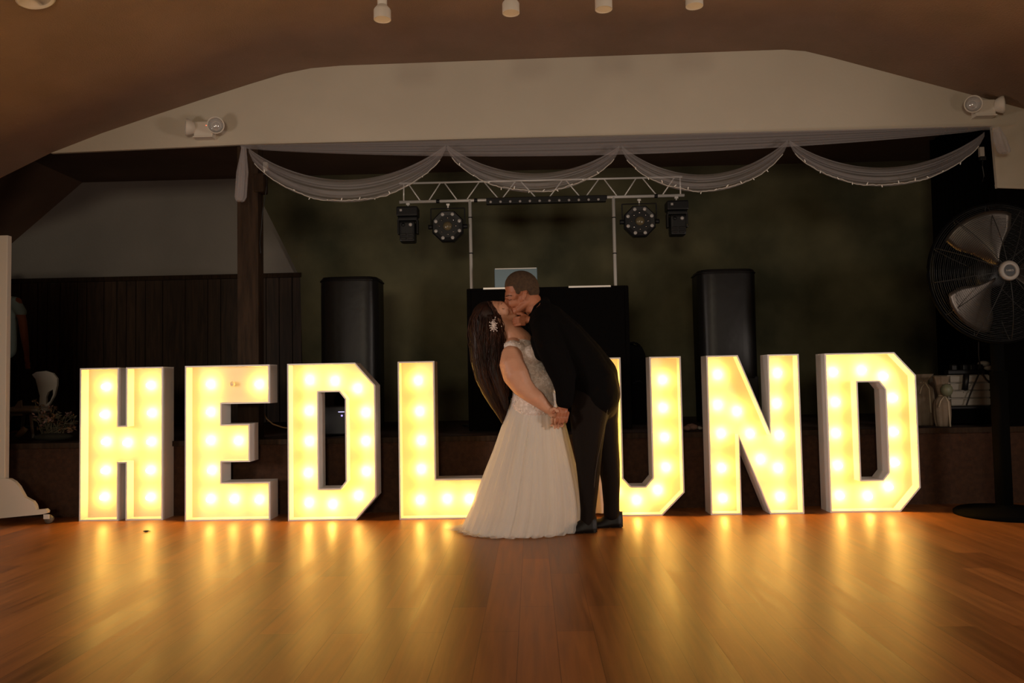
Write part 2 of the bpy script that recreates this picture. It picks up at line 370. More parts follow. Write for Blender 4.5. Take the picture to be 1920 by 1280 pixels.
bul = {
 'H': [(196, 724.6), (280, 722), (193.5, 777), (282, 774), (196, 828), (236, 830), (281, 828), (195, 882), (279.5, 881.5), (193, 932), (279.5, 932.5)],
 'E': z3([(187, 285), (512, 285), (187, 470), (187, 660), (373, 663), (195, 860), (187, 1052), (345, 1052), (512, 1056)], 3.555, 340, 640),
 'D': z3([(850, 255), (1018, 262), (1170, 312), (847, 462), (1224, 473), (847, 665), (1224, 665), (840, 878), (1228, 868), (845, 1077), (1004, 1088), (1176, 1030)], 3.555, 340, 640),
 'L': [(783, 713), (786, 771), (789, 826), (789, 880), (787, 938), (838, 936), (880, 936)],
 'U': z3([(370, 255), (373, 442), (383, 640), (392, 840), (335, 993), (194, 1060)], 3.555, 1140, 640),
 'N': z3([(738, 220), (738, 422), (866, 465), (760, 615), (955, 615), (1025, 787), (765, 845), (773, 1047), (1138, 210), (1133, 413), (1150, 625), (1142, 845), (1156, 1037)], 3.555, 1140, 640),
 'D2': z3([(134, 655), (244, 647), (328, 671), (142, 771), (365, 755), (144, 892), (368, 887), (152, 1017), (372, 1006), (348, 1100), (159, 1134), (268, 1136)], 2.064, 1500, 380),
}
letters = [
 ('H', Hs, (148, 972), 0.0, 'letter H, leftmost of the lit white marquee letters'),
 ('E', Es, (346.5, 975), 0.0, 'lit white marquee letter E with one dark bulb in its top bar'),
 ('D', Ds, (540, 977), 0.0, 'lit white marquee letter D standing between the letters E and L'),
 ('L', Ls, (749, 975), 0.0, 'lit white marquee letter L with its foot behind the wedding dress'),
 ('U', Us, (1111, 969), 0.0, 'lit white marquee letter U half hidden behind the man in black'),
 ('N', Ns, (1333, 966), 0.0, 'lit white marquee letter N between the letters U and D'),
 ('D2', Ds, (1557, 960.5), 0.0, 'lit white marquee letter D at the right end of the row'),
]
bulb_me = None
for key, loops, (bx, by), rz, label in letters:
    x0 = P(bx, by, LY).x
    g = G(bx, by); yy = LY*0.5+g.y*0.5
    x0 = P(bx, by, yy).x
    sx = 1.0
    t = thing('marquee_letter', label, 'marquee letter', (x0, yy, 0), rz, 'lit marquee letters spelling a surname')
    T = lambda x, z, d, x0=x0, yy=yy: Vector((x0+x, yy+d, z))
    bm = bmesh.new()
    for li, lp in enumerate(loops):
        ins = offset_loop(lp, RIM if li == 0 else -RIM); n = len(lp)
        rings = [[bm.verts.new(T(x, z, d)) for x, z in pl] for pl, d in ((lp, LD), (lp, 0), (ins, 0), (ins, REC+.004))]
        for a, b in zip(rings, rings[1:]):
            for i in range(n): bm.faces.new((a[i], a[(i+1) % n], b[(i+1) % n], b[i]))
    Lv = [[Vector((x, z, 0)) for x, z in lp] for lp in loops]; flat = [p for l in Lv for p in l]
    V = [bm.verts.new(T(p.x, p.y, LD)) for p in flat]
    for tr in tessellate_polygon(Lv): bm.faces.new([V[i] for i in tr])
    bmesh.ops.remove_doubles(bm, verts=bm.verts[:], dist=1e-4)
    # inner side walls take the inside paint
    me = obj('housing', bm, [M['letter'], M['letter_in']], t)
    bm = bmesh.new()
    inn = [offset_loop(lp, 0.003 if li == 0 else -0.003) for li, lp in enumerate(loops)]
    prism(bm, inn, T, REC, REC+0.008); obj('back_panel', bm, M['letter_in'], t)
    bl = list(bul[key])
    if key == 'U':
        xm = (P(1111, by, yy).x+.336)
        for (px, py) in bl[:5]:
            p = P(px, py, yy+REC-.03); bl.append(('w', 2*xm-p.x, p.z))
    if key == 'E': bl.append(('off', 436, 720))
    for q in bl:
        off = q[0] == 'off'
        if q[0] == 'w': p = Vector((q[1], yy+REC-.03, q[2]))
        else: p = P(q[-2], q[-1], yy+REC-.03)
        bm = bmesh.new()
        lathe(bm, [(0.001, -0.026), (0.012, -0.024), (0.019, -0.016), (0.0215, -0.004), (0.019, 0.008), (0.012, 0.018), (0.010, 0.0295)], p, Vector((0, 1, 0)), 16)
        b = obj('bulb', bm, M['bulb_off'] if off else M['bulb'], t, True)
        if off: b['label'] = 'unlit bulb'
# ================================================================ overhead fittings
def spot(px, py, dist_px, label):
    # a cylinder spotlight: head dia 0.1 m appears dist_px wide
    d = 1500*0.1/dist_px; Yc = d
    p = P(px, py, Yc)
    t = thing('track_spotlight', label, 'spotlight', (p.x, p.y, p.z), 0, 'white cylinder spotlights hanging from the ceiling')
    bm = bmesh.new(); lathe(bm, [(0.040, 0.004), (0.044, 0.0), (0.05, 0.0), (0.05, 0.055), (0.047, 0.062), (0.028, 0.085)], p, seg=28); obj('lamp_head', bm, M['white'], t, True).modifiers.new('e', 'EDGE_SPLIT').split_angle = R(40)
    bm = bmesh.new(); lathe(bm, [(0.028, 0.08), (0.028, 0.19), (0.02, 0.195)], p, seg=24); obj('neck', bm, M['white'], t, True)
    zc = 3.62
    bm = bmesh.new(); cyl(bm, p+Vector((0, 0, .19)), (p.x, p.y, zc), 0.012); obj('drop_rod', bm, M['white'], t, True)
    bm = bmesh.new(); cyl(bm, p+Vector((0, 0, .002)), p+Vector((0, 0, .006)), 0.041, seg=24); obj('lens', bm, M['white'], t)
    bm = bmesh.new(); box(bm, (p.x, p.y, zc), (0.12, 0.1, 0.03), bev=.004); obj('ceiling_box', bm, M['white'], t)
    return p
sp = [(717, 37, 33, 'white cylinder spotlight hanging lowest, above the foot of marquee letter L'),
      (958, 25, 33, 'white cylinder spotlight above the kissing couple, second from the left'),
      (1132, 18, 33, 'white cylinder spotlight above the right truss pole, third from the left'),
      (1302, 12, 33, 'white cylinder spotlight farthest right, showing only its rim at the top')]
for a_ in sp: spot(*a_)
# round ceiling fitting at the top-left corner
c = P(64, -12, 4.1)
zc = None
for (x0, z0), (x1, z1) in zip(prof, prof[1:]):
    if x0 <= c.x <= x1: zc = z0+(z1-z0)*(c.x-x0)/(x1-x0)
s_ = 1.0
for Y_ in [1.5+.05*i for i in range(80)]:
    q = P(66, -15, Y_)
    for (x0, z0), (x1, z1) in zip(prof, prof[1:]):
        if x0 <= q.x <= x1:
            zc = z0+(z1-z0)*(q.x-x0)/(x1-x0); nn = Vector((z1-z0, 0, -(x1-x0))).normalized()
    if q.z >= zc: break
cp = Vector((q.x, q.y, zc))
t = thing('ceiling_downlight', 'round ceiling light with a pale rim in the top corner of the hall', 'ceiling light', cp)
bm = bmesh.new(); lathe(bm, [(0.085, 0.0), (0.10, 0.0), (0.105, 0.012), (0.09, 0.02), (0.082, 0.006)], cp, nn, 32); obj('rim', bm, M['white'], t, True)
bm = bmesh.new(); cyl(bm, cp+nn*0.002, cp+nn*0.006, 0.083, seg=32); obj('lens', bm, M['lens'], t)
# ---------------------------------------------------------------- emergency lights on the gable
def emergency(px, py, s, label, right_turn):
    b = P(px, py, GY); m_ = 1/240*s
    t = thing('emergency_light', label, 'emergency light', (b.x, GY, b.z), 0, 'twin-head emergency lights on the gable wall')
    W, H = 36*m_, 29*m_
    bm = bmesh.new(); box(bm, (b.x, GY-.04, b.z), (W, .08, H), bev=.008); obj('body', bm, M['white'], t)
    bm = bmesh.new(); box(bm, (b.x, GY-.045, b.z-H/2-.004), (W*1.06, .09, .012), bev=.003); obj('base_tray', bm, M['white'], t)
    if right_turn > 0:
     bm = bmesh.new(); ball(bm, (b.x+W*.18, GY-.08, b.z+H*.22), .0035, 2); obj('status_light', bm, mat('red_led', (1, .1, .05), emit=(1, .12, .05), estr=3), t)
    for sgn in (-1, 1):
        face = (sgn == right_turn)
        c = Vector((b.x+sgn*(W/2+.045), GY-.09, b.z+.012))
        ax = Vector((sgn*0.25, -1, -0.12)).normalized() if face else Vector((sgn*0.98, -.45, 0.05)).normalized()
        if face: c += Vector((0, -.03, 0))
        bm = bmesh.new(); lathe(bm, [(0.018, -0.06), (0.045, -0.05), (0.062, -0.015), (0.067, 0.0), (0.067, 0.012), (0.060, 0.012), (0.056, 0.0), (0.03, -.03), (.01, -.035)], c, ax, 28)
        h = obj('lamp_head', bm, M['white'], t, True)
        bm = bmesh.new(); lathe(bm, [(0.057, 0.004), (0.053, -.006), (0.03, -.022), (.008, -.026)], c, ax, 28); obj('reflector', bm, M['chrome'], h, True)
        bm = bmesh.new(); lathe(bm, [(0.059, 0.008), (0.045, 0.017), (0.02, 0.024), (.002, .025)], c, ax, 28)
        g_ = bpy.data.materials.get('lamp_glass')
        if not g_: g_ = mat('lamp_glass', (0.9, 0.9, 0.9), 0.05, alpha=0.25, spec=0.9)
        obj('lens', bm, g_, h, True)
        bm = bmesh.new(); cyl(bm, (b.x+sgn*W*.45, GY-.05, b.z-H*.3), c-ax*.05, .011); obj('bracket', bm, M['white'], h, True)
emergency(388, 247, 1.0, 'twin-head emergency light on the left of the gable, above the wooden post', 1)
emergency(1838, 207, 1.0, 'twin-head emergency light near the top right corner of the stage opening', -1)

# ---------------------------------------------------------------- drapes along the beam
DY = 6.20
def lerp(a, b, t): return a+(b-a)*t
bm = bmesh.new()
def val(u, v):
    x = lerp(452, 1862, u); yt = lerp(272, 236, u)+1
    h = 4+30*math.sin(math.pi*min(1, max(0, u)))**0.75 if u < .98 else 6
    p = P(x, yt+h*v, DY+0.05)
    return p+Vector((0, -0.03*abs(math.sin(v*9.0+u*1.3))+.02*v, 0))
grid(bm, val, 70, 16)
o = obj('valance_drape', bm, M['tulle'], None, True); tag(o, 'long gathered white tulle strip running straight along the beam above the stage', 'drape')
swags = [((466, 280), (836, 274), 337, 379, 'swag above the wooden post and the left end of the truss'),
         ((838, 274), (1161, 276), 325, 361, 'swag hanging across the middle of the truss'),
         ((1166, 276), (1477, 265), 327, 360, 'swag hanging over the right end of the truss'),
         ((1480, 265), (1846, 250), 314, 349, 'swag at the far right, below the right emergency light')]
def swag_pt(a, b, top, bot, u, v):
    (x0, y0), (x1, y1) = a, b
    base = lerp(y0, y1, u); par = (4*u*(1-u))**0.92
    ym = (y0+y1)/2
    g0 = 2*(1-2*abs(u-.5))**.3
    yt = base+(top-ym)*par-3*(1-par); yb = base+(bot-ym)*(4*u*(1-u))**0.72+5*(1-par)
    sh = (v-.5)*8*(1-2*u)*0
    return lerp(x0, x1, u)+sh, lerp(yt, yb, v)
for i, (a, b, top, bot, lb) in enumerate(swags):
    bm = bmesh.new()
    def f(u, v):
        x, y = swag_pt(a, b, top, bot, u, v)
        fold = math.sin(v*17+math.sin(u*3)*1.2)*0.018+math.sin(v*31+u*4)*.008
        return P(x, y, DY-0.03+fold*(0.3+(4*u*(1-u)))-0.08*v*(4*u*(1-u)))
    grid(bm, f, 48, 26)
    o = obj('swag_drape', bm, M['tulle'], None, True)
    tag(o, 'white tulle '+lb, 'drape', 'tulle swags across the stage opening')
    # fairy-light string pinned along the lower edge
    t = thing('string_light', 'fairy lights along the '+lb, 'string light', tuple(P(a[0], a[1], DY-.12)), 0, 'unlit fairy-light strings')
    pts = []; rnd = random.Random(i)
    for k in range(60):
        u = 0.03+0.94*k/59; x, y = swag_pt(a, b, top, bot, u, 1.0)
        y += -4*abs(math.sin(u*9+i))*(4*u*(1-u))+rnd.uniform(-1, 1)
        pts.append(P(x, y, DY-0.145-0.06*(4*u*(1-u))))
    bm = bmesh.new(); tube(bm, pts, 0.0035, 5); obj('wire', bm, M['wire'], t)
    for k in range(3, 58, 5):
        p = pts[k]+Vector((rnd.uniform(-.01, .01), -.006, 0)); d = Vector((rnd.uniform(-.6, .6), -.3, rnd.uniform(-1, 1))).normalized()
        bm = bmesh.new(); cyl(bm, p, p+d*.022, .0045, .003, 8); obj('mini_bulb', bm, M['minibulb'], t, True)
# tails
def tail(x0, x1, y0, y1, wid, Y, lb):
    bm = bmesh.new()
    def f(u, v):
        w_ = wid*(0.35+0.65*min(1, v*2.2))*(1 if v < .93 else 1-(v-.93)*5)
        a_ = 2*math.pi*u; xx = lerp(x0, x1, v)+math.cos(a_)*w_/2*(1+.12*math.sin(a_*5))
        p = P(xx, lerp(y0, y1, v), Y); p.y += math.sin(a_)*.03*(1+.25*math.sin(a_*6)); return p
    grid(bm, f, 36, 14, True)
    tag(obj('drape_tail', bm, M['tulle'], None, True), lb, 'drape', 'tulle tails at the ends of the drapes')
tail(457, 450, 276, 377, 21, DY-.05, 'short white tulle tail hanging at the wooden post')
tail(1868, 1884, 240, 287, 24, DY-.05, 'short white tulle tail hanging under the right emergency light')
# plugs with leads
def plug(px, py, label, path, g='power adapters at the drape ends'):
    p = P(px, py, DY+.02)
    t = thing('power_adapter', label, 'power adapter', tuple(p), 0, g)
    bm = bmesh.new(); box(bm, p, (.034, .03, .075), bev=.004); obj('casing', bm, M['whiteplastic'], t)
    bm = bmesh.new(); box(bm, p+Vector((.006, 0, -.05)), (.045, .03, .03), bev=.004); obj('socket', bm, M['plastic'], t)
    bm = bmesh.new(); tube(bm, [P(x, y, DY+.03) for x, y in path], .004, 6); obj('lead', bm, M['plastic'], t)
plug(498, 313, 'white power adapter with a black lead hanging beside the wooden post', [(500, 330), (500, 350), (496, 375), (492, 400), (490, 430), (487, 455), (489, 475)])
plug(1840, 285, 'white power adapter hanging at the dark right edge of the stage opening', [(1843, 300), (1842, 312), (1845, 330), (1842, 340)])

# ================================================================ lighting truss
TY = 7.45
t = thing('lighting_truss', 'silver lighting truss on two poles above the black booth', 'truss', tuple(P(1015, 372, TY)))
def tb(bm, p, q, r, Y=TY): cyl(bm, P(*p, Y), P(*q, Y), r, seg=12)
bm = bmesh.new(); tb(bm, (749, 344), (1279, 331.5), .010); obj('top_rail', bm, M['silver'], t, True)
bm = bmesh.new(); tb(bm, (749, 379), (1283, 366), .014); obj('bottom_rail', bm, M['silver'], t, True)
for p, q in (((757, 346), (757, 376)), ((1275, 332), (1276, 365))):
    bm = bmesh.new(); tb(bm, p, q, .007); obj('end_bar', bm, M['silver'], t, True)
def ty(x): return 344-(x-749)*.0236
def by_(x): return 379-(x-749)*.0243
dg = [(765, 789), (826, 803), (833, 858), (899, 874), (907, 936), (967, 940), (975, 1007), (1055, 1028), (1060, 1089), (1123, 1097), (1132, 1158), (1193, 1170), (1204, 1232), (1265, 1241)]
for x0, x1 in dg:
    bm = bmesh.new(); tb(bm, (x0, ty(x0)), (x1, by_(x1)), .006); obj('diagonal', bm, M['silver'], t, True)
for x in (821, 892, 1135, 1230):
    bm = bmesh.new(); tb(bm, (x-3, by_(x)), (x+3, by_(x)), .019); obj('clamp_band', bm, M['plastic'], t, True)
BY = G(880, 808, SZ).y
BY = max(BY, SF+0.12)
for x0, x1, ytop, ybot in ((881, 885, 376, 538), (1150, 1154, 370, 535)):
    bm = bmesh.new(); a = P(x0, ytop, TY); b = P(x1, ybot, TY); cyl(bm, a, (b.x, TY, SZ+.02), .0155, seg=16); pole = obj('pole', bm, M['silver'], t, True)
    for yy_ in (408, 455, 475):
        f_ = (yy_-ytop)/(ybot-ytop); c = a.lerp(b, f_)
        if yy_ == 455: continue
        bm = bmesh.new(); cyl(bm, c-Vector((0, 0, .005)), c+Vector((0, 0, .005)), .019, seg=16); obj('collar', bm, M['plastic'], pole)
    bm = bmesh.new(); cyl(bm, (b.x, TY, SZ+.002), (b.x, TY, SZ+.02), .11, seg=32); obj('base_plate', bm, M['plastic'], t)
# LED bar
p0, p1 = P(912, 378, TY-.03), P(1136, 372.5, TY-.03)
t = thing('led_bar', 'long black LED bar with a row of round lenses under the truss', 'stage light', tuple((p0+p1)/2))
ang = math.atan2(p1.z-p0.z, p1.x-p0.x); rt = Matrix.Rotation(-ang, 3, 'Y')
bm = bmesh.new(); box(bm, (p0+p1)/2, ((p1-p0).length, .07, .058), rt, .006); obj('housing', bm, M['plastic'], t)
for k in range(12):
    p = P(920+k*(1122-920)/11, 378.5-k*.43, TY-.068)
    bm = bmesh.new(); lathe(bm, [(.0125, .0), (.0125, .004), (.008, .009), (.001, .010)], p, Vector((0, -1, 0)), 16); obj('lens', bm, M['lens'], t, True)
# octagonal wash lights
def wash(px, py, rr, label, hx):
    c = P(px, py, TY-.02); s = TY/1500
    t = thing('wash_light', label, 'stage light', tuple(c), 0, 'eight-lens wash lights under the truss')
    r_ = rr*s
    bm = bmesh.new(); lathe(bm, [(r_*.80, .09), (r_*1.03, .05), (r_*1.06, -.02), (r_*.98, -.035), (r_*.75, -.03)], c, Vector((0, 1, 0)), 8)
    bmesh.ops.rotate(bm, cent=c, matrix=Matrix.Rotation(R(22.5), 3, 'Y'), verts=bm.verts[:]); obj('housing', bm, M['plastic'], t)
    for k in range(8):
        a_ = R(22.5+45*k); q = c+Vector((math.cos(a_)*r_*.80, -.032, math.sin(a_)*r_*.80))
        bm = bmesh.new(); lathe(bm, [(.0165, 0), (.0165, .006), (.012, .01), (.006, .008), (.001, .011)], q, Vector((0, -1, 0)), 16); obj('lens', bm, M['lens'], t, True)
    bm = bmesh.new(); lathe(bm, [(r_*.28, 0), (r_*.28, .012), (r_*.16, .022), (.001, .026)], c+Vector((0, -.03, 0)), Vector((0, -1, 0)), 24); obj('centre_lens', bm, mat('amber_lens', (.14, .11, .06), .25), t, True)
    for k in range(8):
        a_ = R(45*k); q = c+Vector((math.cos(a_)*r_*.52, -.034, math.sin(a_)*r_*.52))
        bm = bmesh.new(); ball(bm, q, .008, 2); obj('strobe_led', bm, M['chrome'], t, True)
    # yoke
    top = P(px+hx, by_(px)+3, TY-.0)
    bm = bmesh.new()
    for sgn in (-1, 1):
        cyl(bm, c+Vector((sgn*(r_+.01), 0, 0)), (c.x+sgn*(r_+.01), c.y, top.z-.06), .006, seg=8)
    cyl(bm, (c.x-r_-.01, c.y, top.z-.06), (c.x+r_+.01, c.y, top.z-.06), .006, seg=8); obj('yoke', bm, M['plastic'], t)
    for sgn in (-1, 1):
        bm = bmesh.new(); cyl(bm, c+Vector((sgn*(r_-.01), 0, 0)), c+Vector((sgn*(r_+.035), 0, 0)), .022, seg=16); obj('knob', bm, M['plastic'], t, True)
    bm = bmesh.new(); box(bm, (top.x, top.y, top.z-.02), (.032, .03, .018), bev=.003); box(bm, (top.x, top.y, top.z-.045), (.012, .02, .04)); obj('clamp', bm, M['silver'], t)
wash(840, 425, 30, 'octagonal eight-lens wash light beside the left truss pole', 0)
wash(1199, 415.5, 30, 'octagonal eight-lens wash light beside the right truss pole', -1)
def moving_head(px, py0, py1, label, g='moving-head lights at the truss ends'):
    s = TY/1500; c = P(px, py0, TY); b = P(px, py1, TY); W = 40*s; Hh = c.z-b.z
    t = thing('moving_head_light', label, 'stage light', tuple(c), 0, g)
    bm = bmesh.new(); box(bm, (c.x, TY, c.z-Hh*.15), (W, .16, Hh*.26), bev=.014); obj('base', bm, M['plastic'], t)
    bm = bmesh.new(); box(bm, (c.x-W*.28, TY-.082, c.z-Hh*.13), (.022, .006, .022), bev=.002); obj('badge', bm, M['lens'], t)
    bm = bmesh.new(); box(bm, (c.x, TY, c.z-Hh*.335), (W*.92, .10, Hh*.10), bev=.01)
    for sgn in (-1, 1): box(bm, (c.x+sgn*W*.44, TY, c.z-Hh*.54), (W*.11, .08, Hh*.40), bev=.01)
    obj('yoke', bm, M['plastic'], t)
    bm = bmesh.new(); box(bm, (c.x, TY-.01, c.z-Hh*.69), (W*.72, .15, Hh*.55), bev=.02); h = obj('head', bm, M['plastic'], t)
    for sx_ in (-1, 1):
        for k, zz in enumerate((.52, .60)):
            bm = bmesh.new(); lathe(bm, [(.017, 0), (.017, .006), (.009, .012), (.001, .013)], (c.x+sx_*W*.17, TY-.084, c.z-Hh*zz), Vector((0, -1, 0)), 14)
            if k == 0: obj('lens', bm, M['lens'] if sx_ > 0 else M['plastic'], h, True)
            else: bm.free()
        for zz in (.78, .88):
            bm = bmesh.new(); box(bm, (c.x+sx_*W*.17, TY-.088, c.z-Hh*zz), (.055, .012, .022), bev=.004); obj('vent', bm, M['vinyl'], h)
    q = P(px, by_(px)+4, TY)
    bm = bmesh.new(); box(bm, q, (.034, .03, .02), bev=.003); cyl(bm, q, (q.x, q.y, c.z-.01), .007, seg=8); obj('clamp', bm, M['silver'], t)
moving_head(765, 388, 458, 'black moving-head light hanging at the left end of the truss')
moving_head(1268, 377, 445, 'black moving-head light hanging at the right end of the truss')

# ================================================================ booth, laptop, speakers
a = P(876, 541, BY); b = P(1177, 535, BY)
t = thing('dj_booth', 'wide black cloth-fronted DJ booth on the stage behind the couple', 'booth', ((a.x+b.x)/2, BY+.25, SZ))
bx0, bx1, bz = a.x, b.x, (a.z+b.z)/2
bm = bmesh.new(); box(bm, ((bx0+bx1)/2, BY+.01, (bz+SZ)/2+.005), (bx1-bx0-.03, .02, bz-SZ-.03)); obj('front_cloth', bm, M['softblack'], t)
for x in (bx0+.012, bx1-.012):
    bm = bmesh.new(); box(bm, (x, BY+.012, (bz+SZ)/2), (.035, .045, bz-SZ), bev=.012); obj('corner_post', bm, M['softblack'], t)
for z in (bz-.012, SZ+.02):
    bm = bmesh.new(); box(bm, ((bx0+bx1)/2, BY+.012, z), (bx1-bx0-.04, .03, .025), bev=.004); obj('rail', bm, M['softblack'], t)
for x0, x1 in ((906, 972), (1066, 1145)):
    p, q = P(x0, 541-(x0-906)*.02, BY-.006), P(x1, 541-(x1-906)*.02, BY-.006)
    bm = bmesh.new(); box(bm, (p+q)/2+Vector((0, 0, 0)), ((q-p).length, .014, .016), bev=.002); obj('silver_strip', bm, M['silver'], t)
for x in (bx0+.02, bx1-.02):
    bm = bmesh.new(); box(bm, (x, BY+.27, (bz+SZ)/2), (.03, .5, bz-SZ-.04)); obj('side_panel', bm, M['softblack'], t)
bm = bmesh.new(); box(bm, ((bx0+bx1)/2, BY+.3, bz-.07), (bx1-bx0-.06, .5, .03)); obj('table_top', bm, M['plastic'], t)
# laptop, lid up, back coloured blue-grey
LPY = BY+.3; q0, q1 = P(927, 503, LPY), P(1008, 545, LPY)
lcx = (q0.x+q1.x)/2; lw = q1.x-q0.x
t = thing('laptop', 'open laptop with a blue-grey lid on the booth behind the groom\'s head', 'laptop', (lcx, LPY, bz-.055))
zt = q0.z; zb = bz-.05
bm = bmesh.new(); box(bm, (lcx, LPY, (zt+zb)/2), (lw, .012, zt-zb), bev=.004); lid = obj('lid', bm, mat('blue_grey_lid', (.10, .15, .19), .35, .3), t)
bm = bmesh.new(); box(bm, (lcx, LPY-.002, zt-.006), (lw*.97, .016, .009), bev=.003); obj('lid_edge', bm, M['silver'], lid)
bm = bmesh.new(); box(bm, (lcx, LPY+.15, zb), (lw, .26, .018), bev=.004); obj('keyboard_base', bm, M['silver'], t)
def speaker(x0, y0, x1, y1, Y, label):
    a = P(x0, y0, Y); b = P(x1, y1, Y); W = b.x-a.x; cx = (a.x+b.x)/2; top = (a.z+b.z)/2; D = .42
    t = thing('covered_speaker', label, 'speaker', (cx, Y+D/2, SZ), 0, 'tall vinyl-covered speakers on the stage')
    zs = 1.0
    # outline of the curved-front cabinet
    def sec(z, g):
        pts = []
        for k in range(48):
            th = 2*math.pi*k/48; e = 0.32 if math.sin(th) > 0 else 0.62
            c_, s_ = math.cos(th), math.sin(th)
            pts.append(Vector((cx+W/2*g*math.copysign(abs(c_)**.45, c_)+.004*math.sin(th*11+z*3), Y+D/2+D/2*g*math.copysign(abs(s_)**e, s_), z)))
        return pts
    bm = bmesh.new(); rings = []
    for z, g in ((zs-.02, 1.0), (top-.34*(top-zs), 1.0), (top-.05, 1.0), (top-.012, .985), (top, .95)):
        rings.append([bm.verts.new(p) for p in sec(z, g)])
    for r0, r1 in zip(rings, rings[1:]):
        for k in range(48): bm.faces.new((r0[k], r0[(k+1) % 48], r1[(k+1) % 48], r1[k]))
    bm.faces.new(rings[-1]); obj('vinyl_cover', bm, M['vinyl'], t, True).modifiers.new('e', 'EDGE_SPLIT').split_angle = R(50)
    bm = bmesh.new(); box(bm, (cx, Y+D/2+.01, (SZ+zs)/2), (W*.94, D*.9, zs-SZ), bev=.012); sub = obj('subwoofer', bm, M['plastic'], t)
    bm = bmesh.new(); tube(bm, [p for p in sec(top-.03, 1.012)], .007, 6, closed=True); obj('piping', bm, M['vinyl'], t, True)
    for zz in (SZ+.25, SZ+.55):
        bm = bmesh.new(); cyl(bm, (cx, Y+D*.055, zz), (cx, Y+D*.05-.01, zz), .13, seg=28); obj('driver', bm, M['softblack'], sub)
    return t, cx
t1, scx = speaker(595, 519, 706, 517, 7.25, 'tall black vinyl-covered speaker behind the marquee letter D and E gap')
t1['label'] = 'tall black vinyl-covered speaker standing behind the marquee letter D left of the letter L'
t2, _ = speaker(1311, 505, 1421, 502, 7.25, 'tall black vinyl-covered speaker standing behind the marquee letter N')
# small lit display of the amplifier seen through the D
p = P(638, 775, 6.6)
t = thing('amplifier', 'black amplifier with a small blue-white display, seen through the left letter D', 'amplifier', (p.x, 6.75, SZ))
bm = bmesh.new(); box(bm, (p.x, 6.78, (SZ+p.z+.06)/2), (.34, .34, p.z+.06-SZ), bev=.01); obj('case', bm, M['plastic'], t)
bm = bmesh.new(); box(bm, P(640, 772, 6.606), (.05, .006, .006)); obj('display', bm, mat('display_glow', (.6, .6, .9), emit=(.65, .6, 1), estr=1.2), t)
bm = bmesh.new(); ball(bm, P(641, 779, 6.606), .008, 2); obj('indicator_light', bm, mat('violet_glow', (.3, .2, .9), emit=(.45, .35, 1), estr=1.5), t)
# rounded black case right of the booth
GB = 7.35
a = P(1176, 643, GB); b = P(1213, 643, GB)
t = thing('gear_bag', 'black round-topped gear bag standing right of the booth, behind marquee letter U', 'bag', ((a.x+b.x)/2, GB+.1, SZ))
prof_b = [(1172, 642), (1192, 640), (1203, 648), (1211, 665), (1214, 700), (1214, 804), (1172, 804)]
pp = [P(x, y, GB) for x, y in prof_b]
bm = bmesh.new(); prism(bm, [[(p.x, max(p.z, SZ+.002)) for p in pp]], lambda x, z, d: Vector((x, GB+d, z)), 0, .22); bmesh.ops.bevel(bm, geom=bm.edges[:], offset=.012, segments=2, affect='EDGES')
obj('shell', bm, M['softblack'], t)
bm = bmesh.new(); tube(bm, [P(1186, 719, GB-.015), P(1192, 715, GB-.03), P(1200, 714, GB-.03), P(1205, 718, GB-.015)], .006, 6); obj('handle', bm, M['plastic'], t)

# ---------------------------------------------------------------- cord on the stage between E and D
pts = [(472, 752), (490, 765), (500, 785), (512, 795), (530, 801), (560, 805), (580, 806), (600, 830)]
bm = bmesh.new(); tube(bm, [P(x, y, 6.55) for x, y in pts], .006, 6)
tag(obj('extension_cord', bm, mat('tan_cord', (.30, .17, .07), .6), None, True), 'thin tan extension cord drooping between the marquee letters E and D', 'cord')
# little heap right of the U
for k, (px, py, r_, lb) in enumerate(((1293, 786, .035, 'rounded'), (1308, 803, .02, 'flat'))):
    p = P(px, py, 6.5); p.z = SZ+r_*.6
    bm = bmesh.new()
    for j in range(5): ball(bm, p+Vector((random.uniform(-.03, .03), random.uniform(-.02, .02), random.uniform(-.01, .01))), r_*random.uniform(.6, .9), 2, (1.2, 1, .8))
    tag(obj('cloth_scrap', bm, M['whiteplastic'] if k else mat('faded_cloth', (.22, .12, .09), .9), None, True), 'small %s scrap of cloth on the stage edge between letters U and N' % lb, 'cloth')
# ================================================================ right side: fan, sacks, drawers
FYY = 5.72
hc = P(1892, 507, FYY-.22); S = (FYY-.2)/1500
t = thing('pedestal_fan', 'large black pedestal fan with pale metal blades at the right edge', 'fan', (hc.x+.02, FYY, 0))
RO = 131*S
bm = bmesh.new(); bs = G(1868, 948); bxx = hc.x+.02
lathe(bm, [(.32, .0), (.32, .02), (.30, .035), (.06, .055), (.045, .10)], (bxx, FYY, 0), seg=40); obj('base', bm, M['black'], t, True)
bm = bmesh.new(); cyl(bm, (bxx, FYY, .05), (bxx, FYY, hc.z-.02), .042, seg=20); cyl(bm, (bxx, FYY, .05), (bxx, FYY, 1.0), .055, seg=16); obj('pole', bm, M['black'], t, True)
bm = bmesh.new(); lathe(bm, [(.05, -.16), (.10, -.15), (.115, -.06), (.115, .02), (.08, .05)], (hc.x, FYY, hc.z), Vector((0, -1, 0)), 28); obj('motor', bm, M['plastic'], t, True)
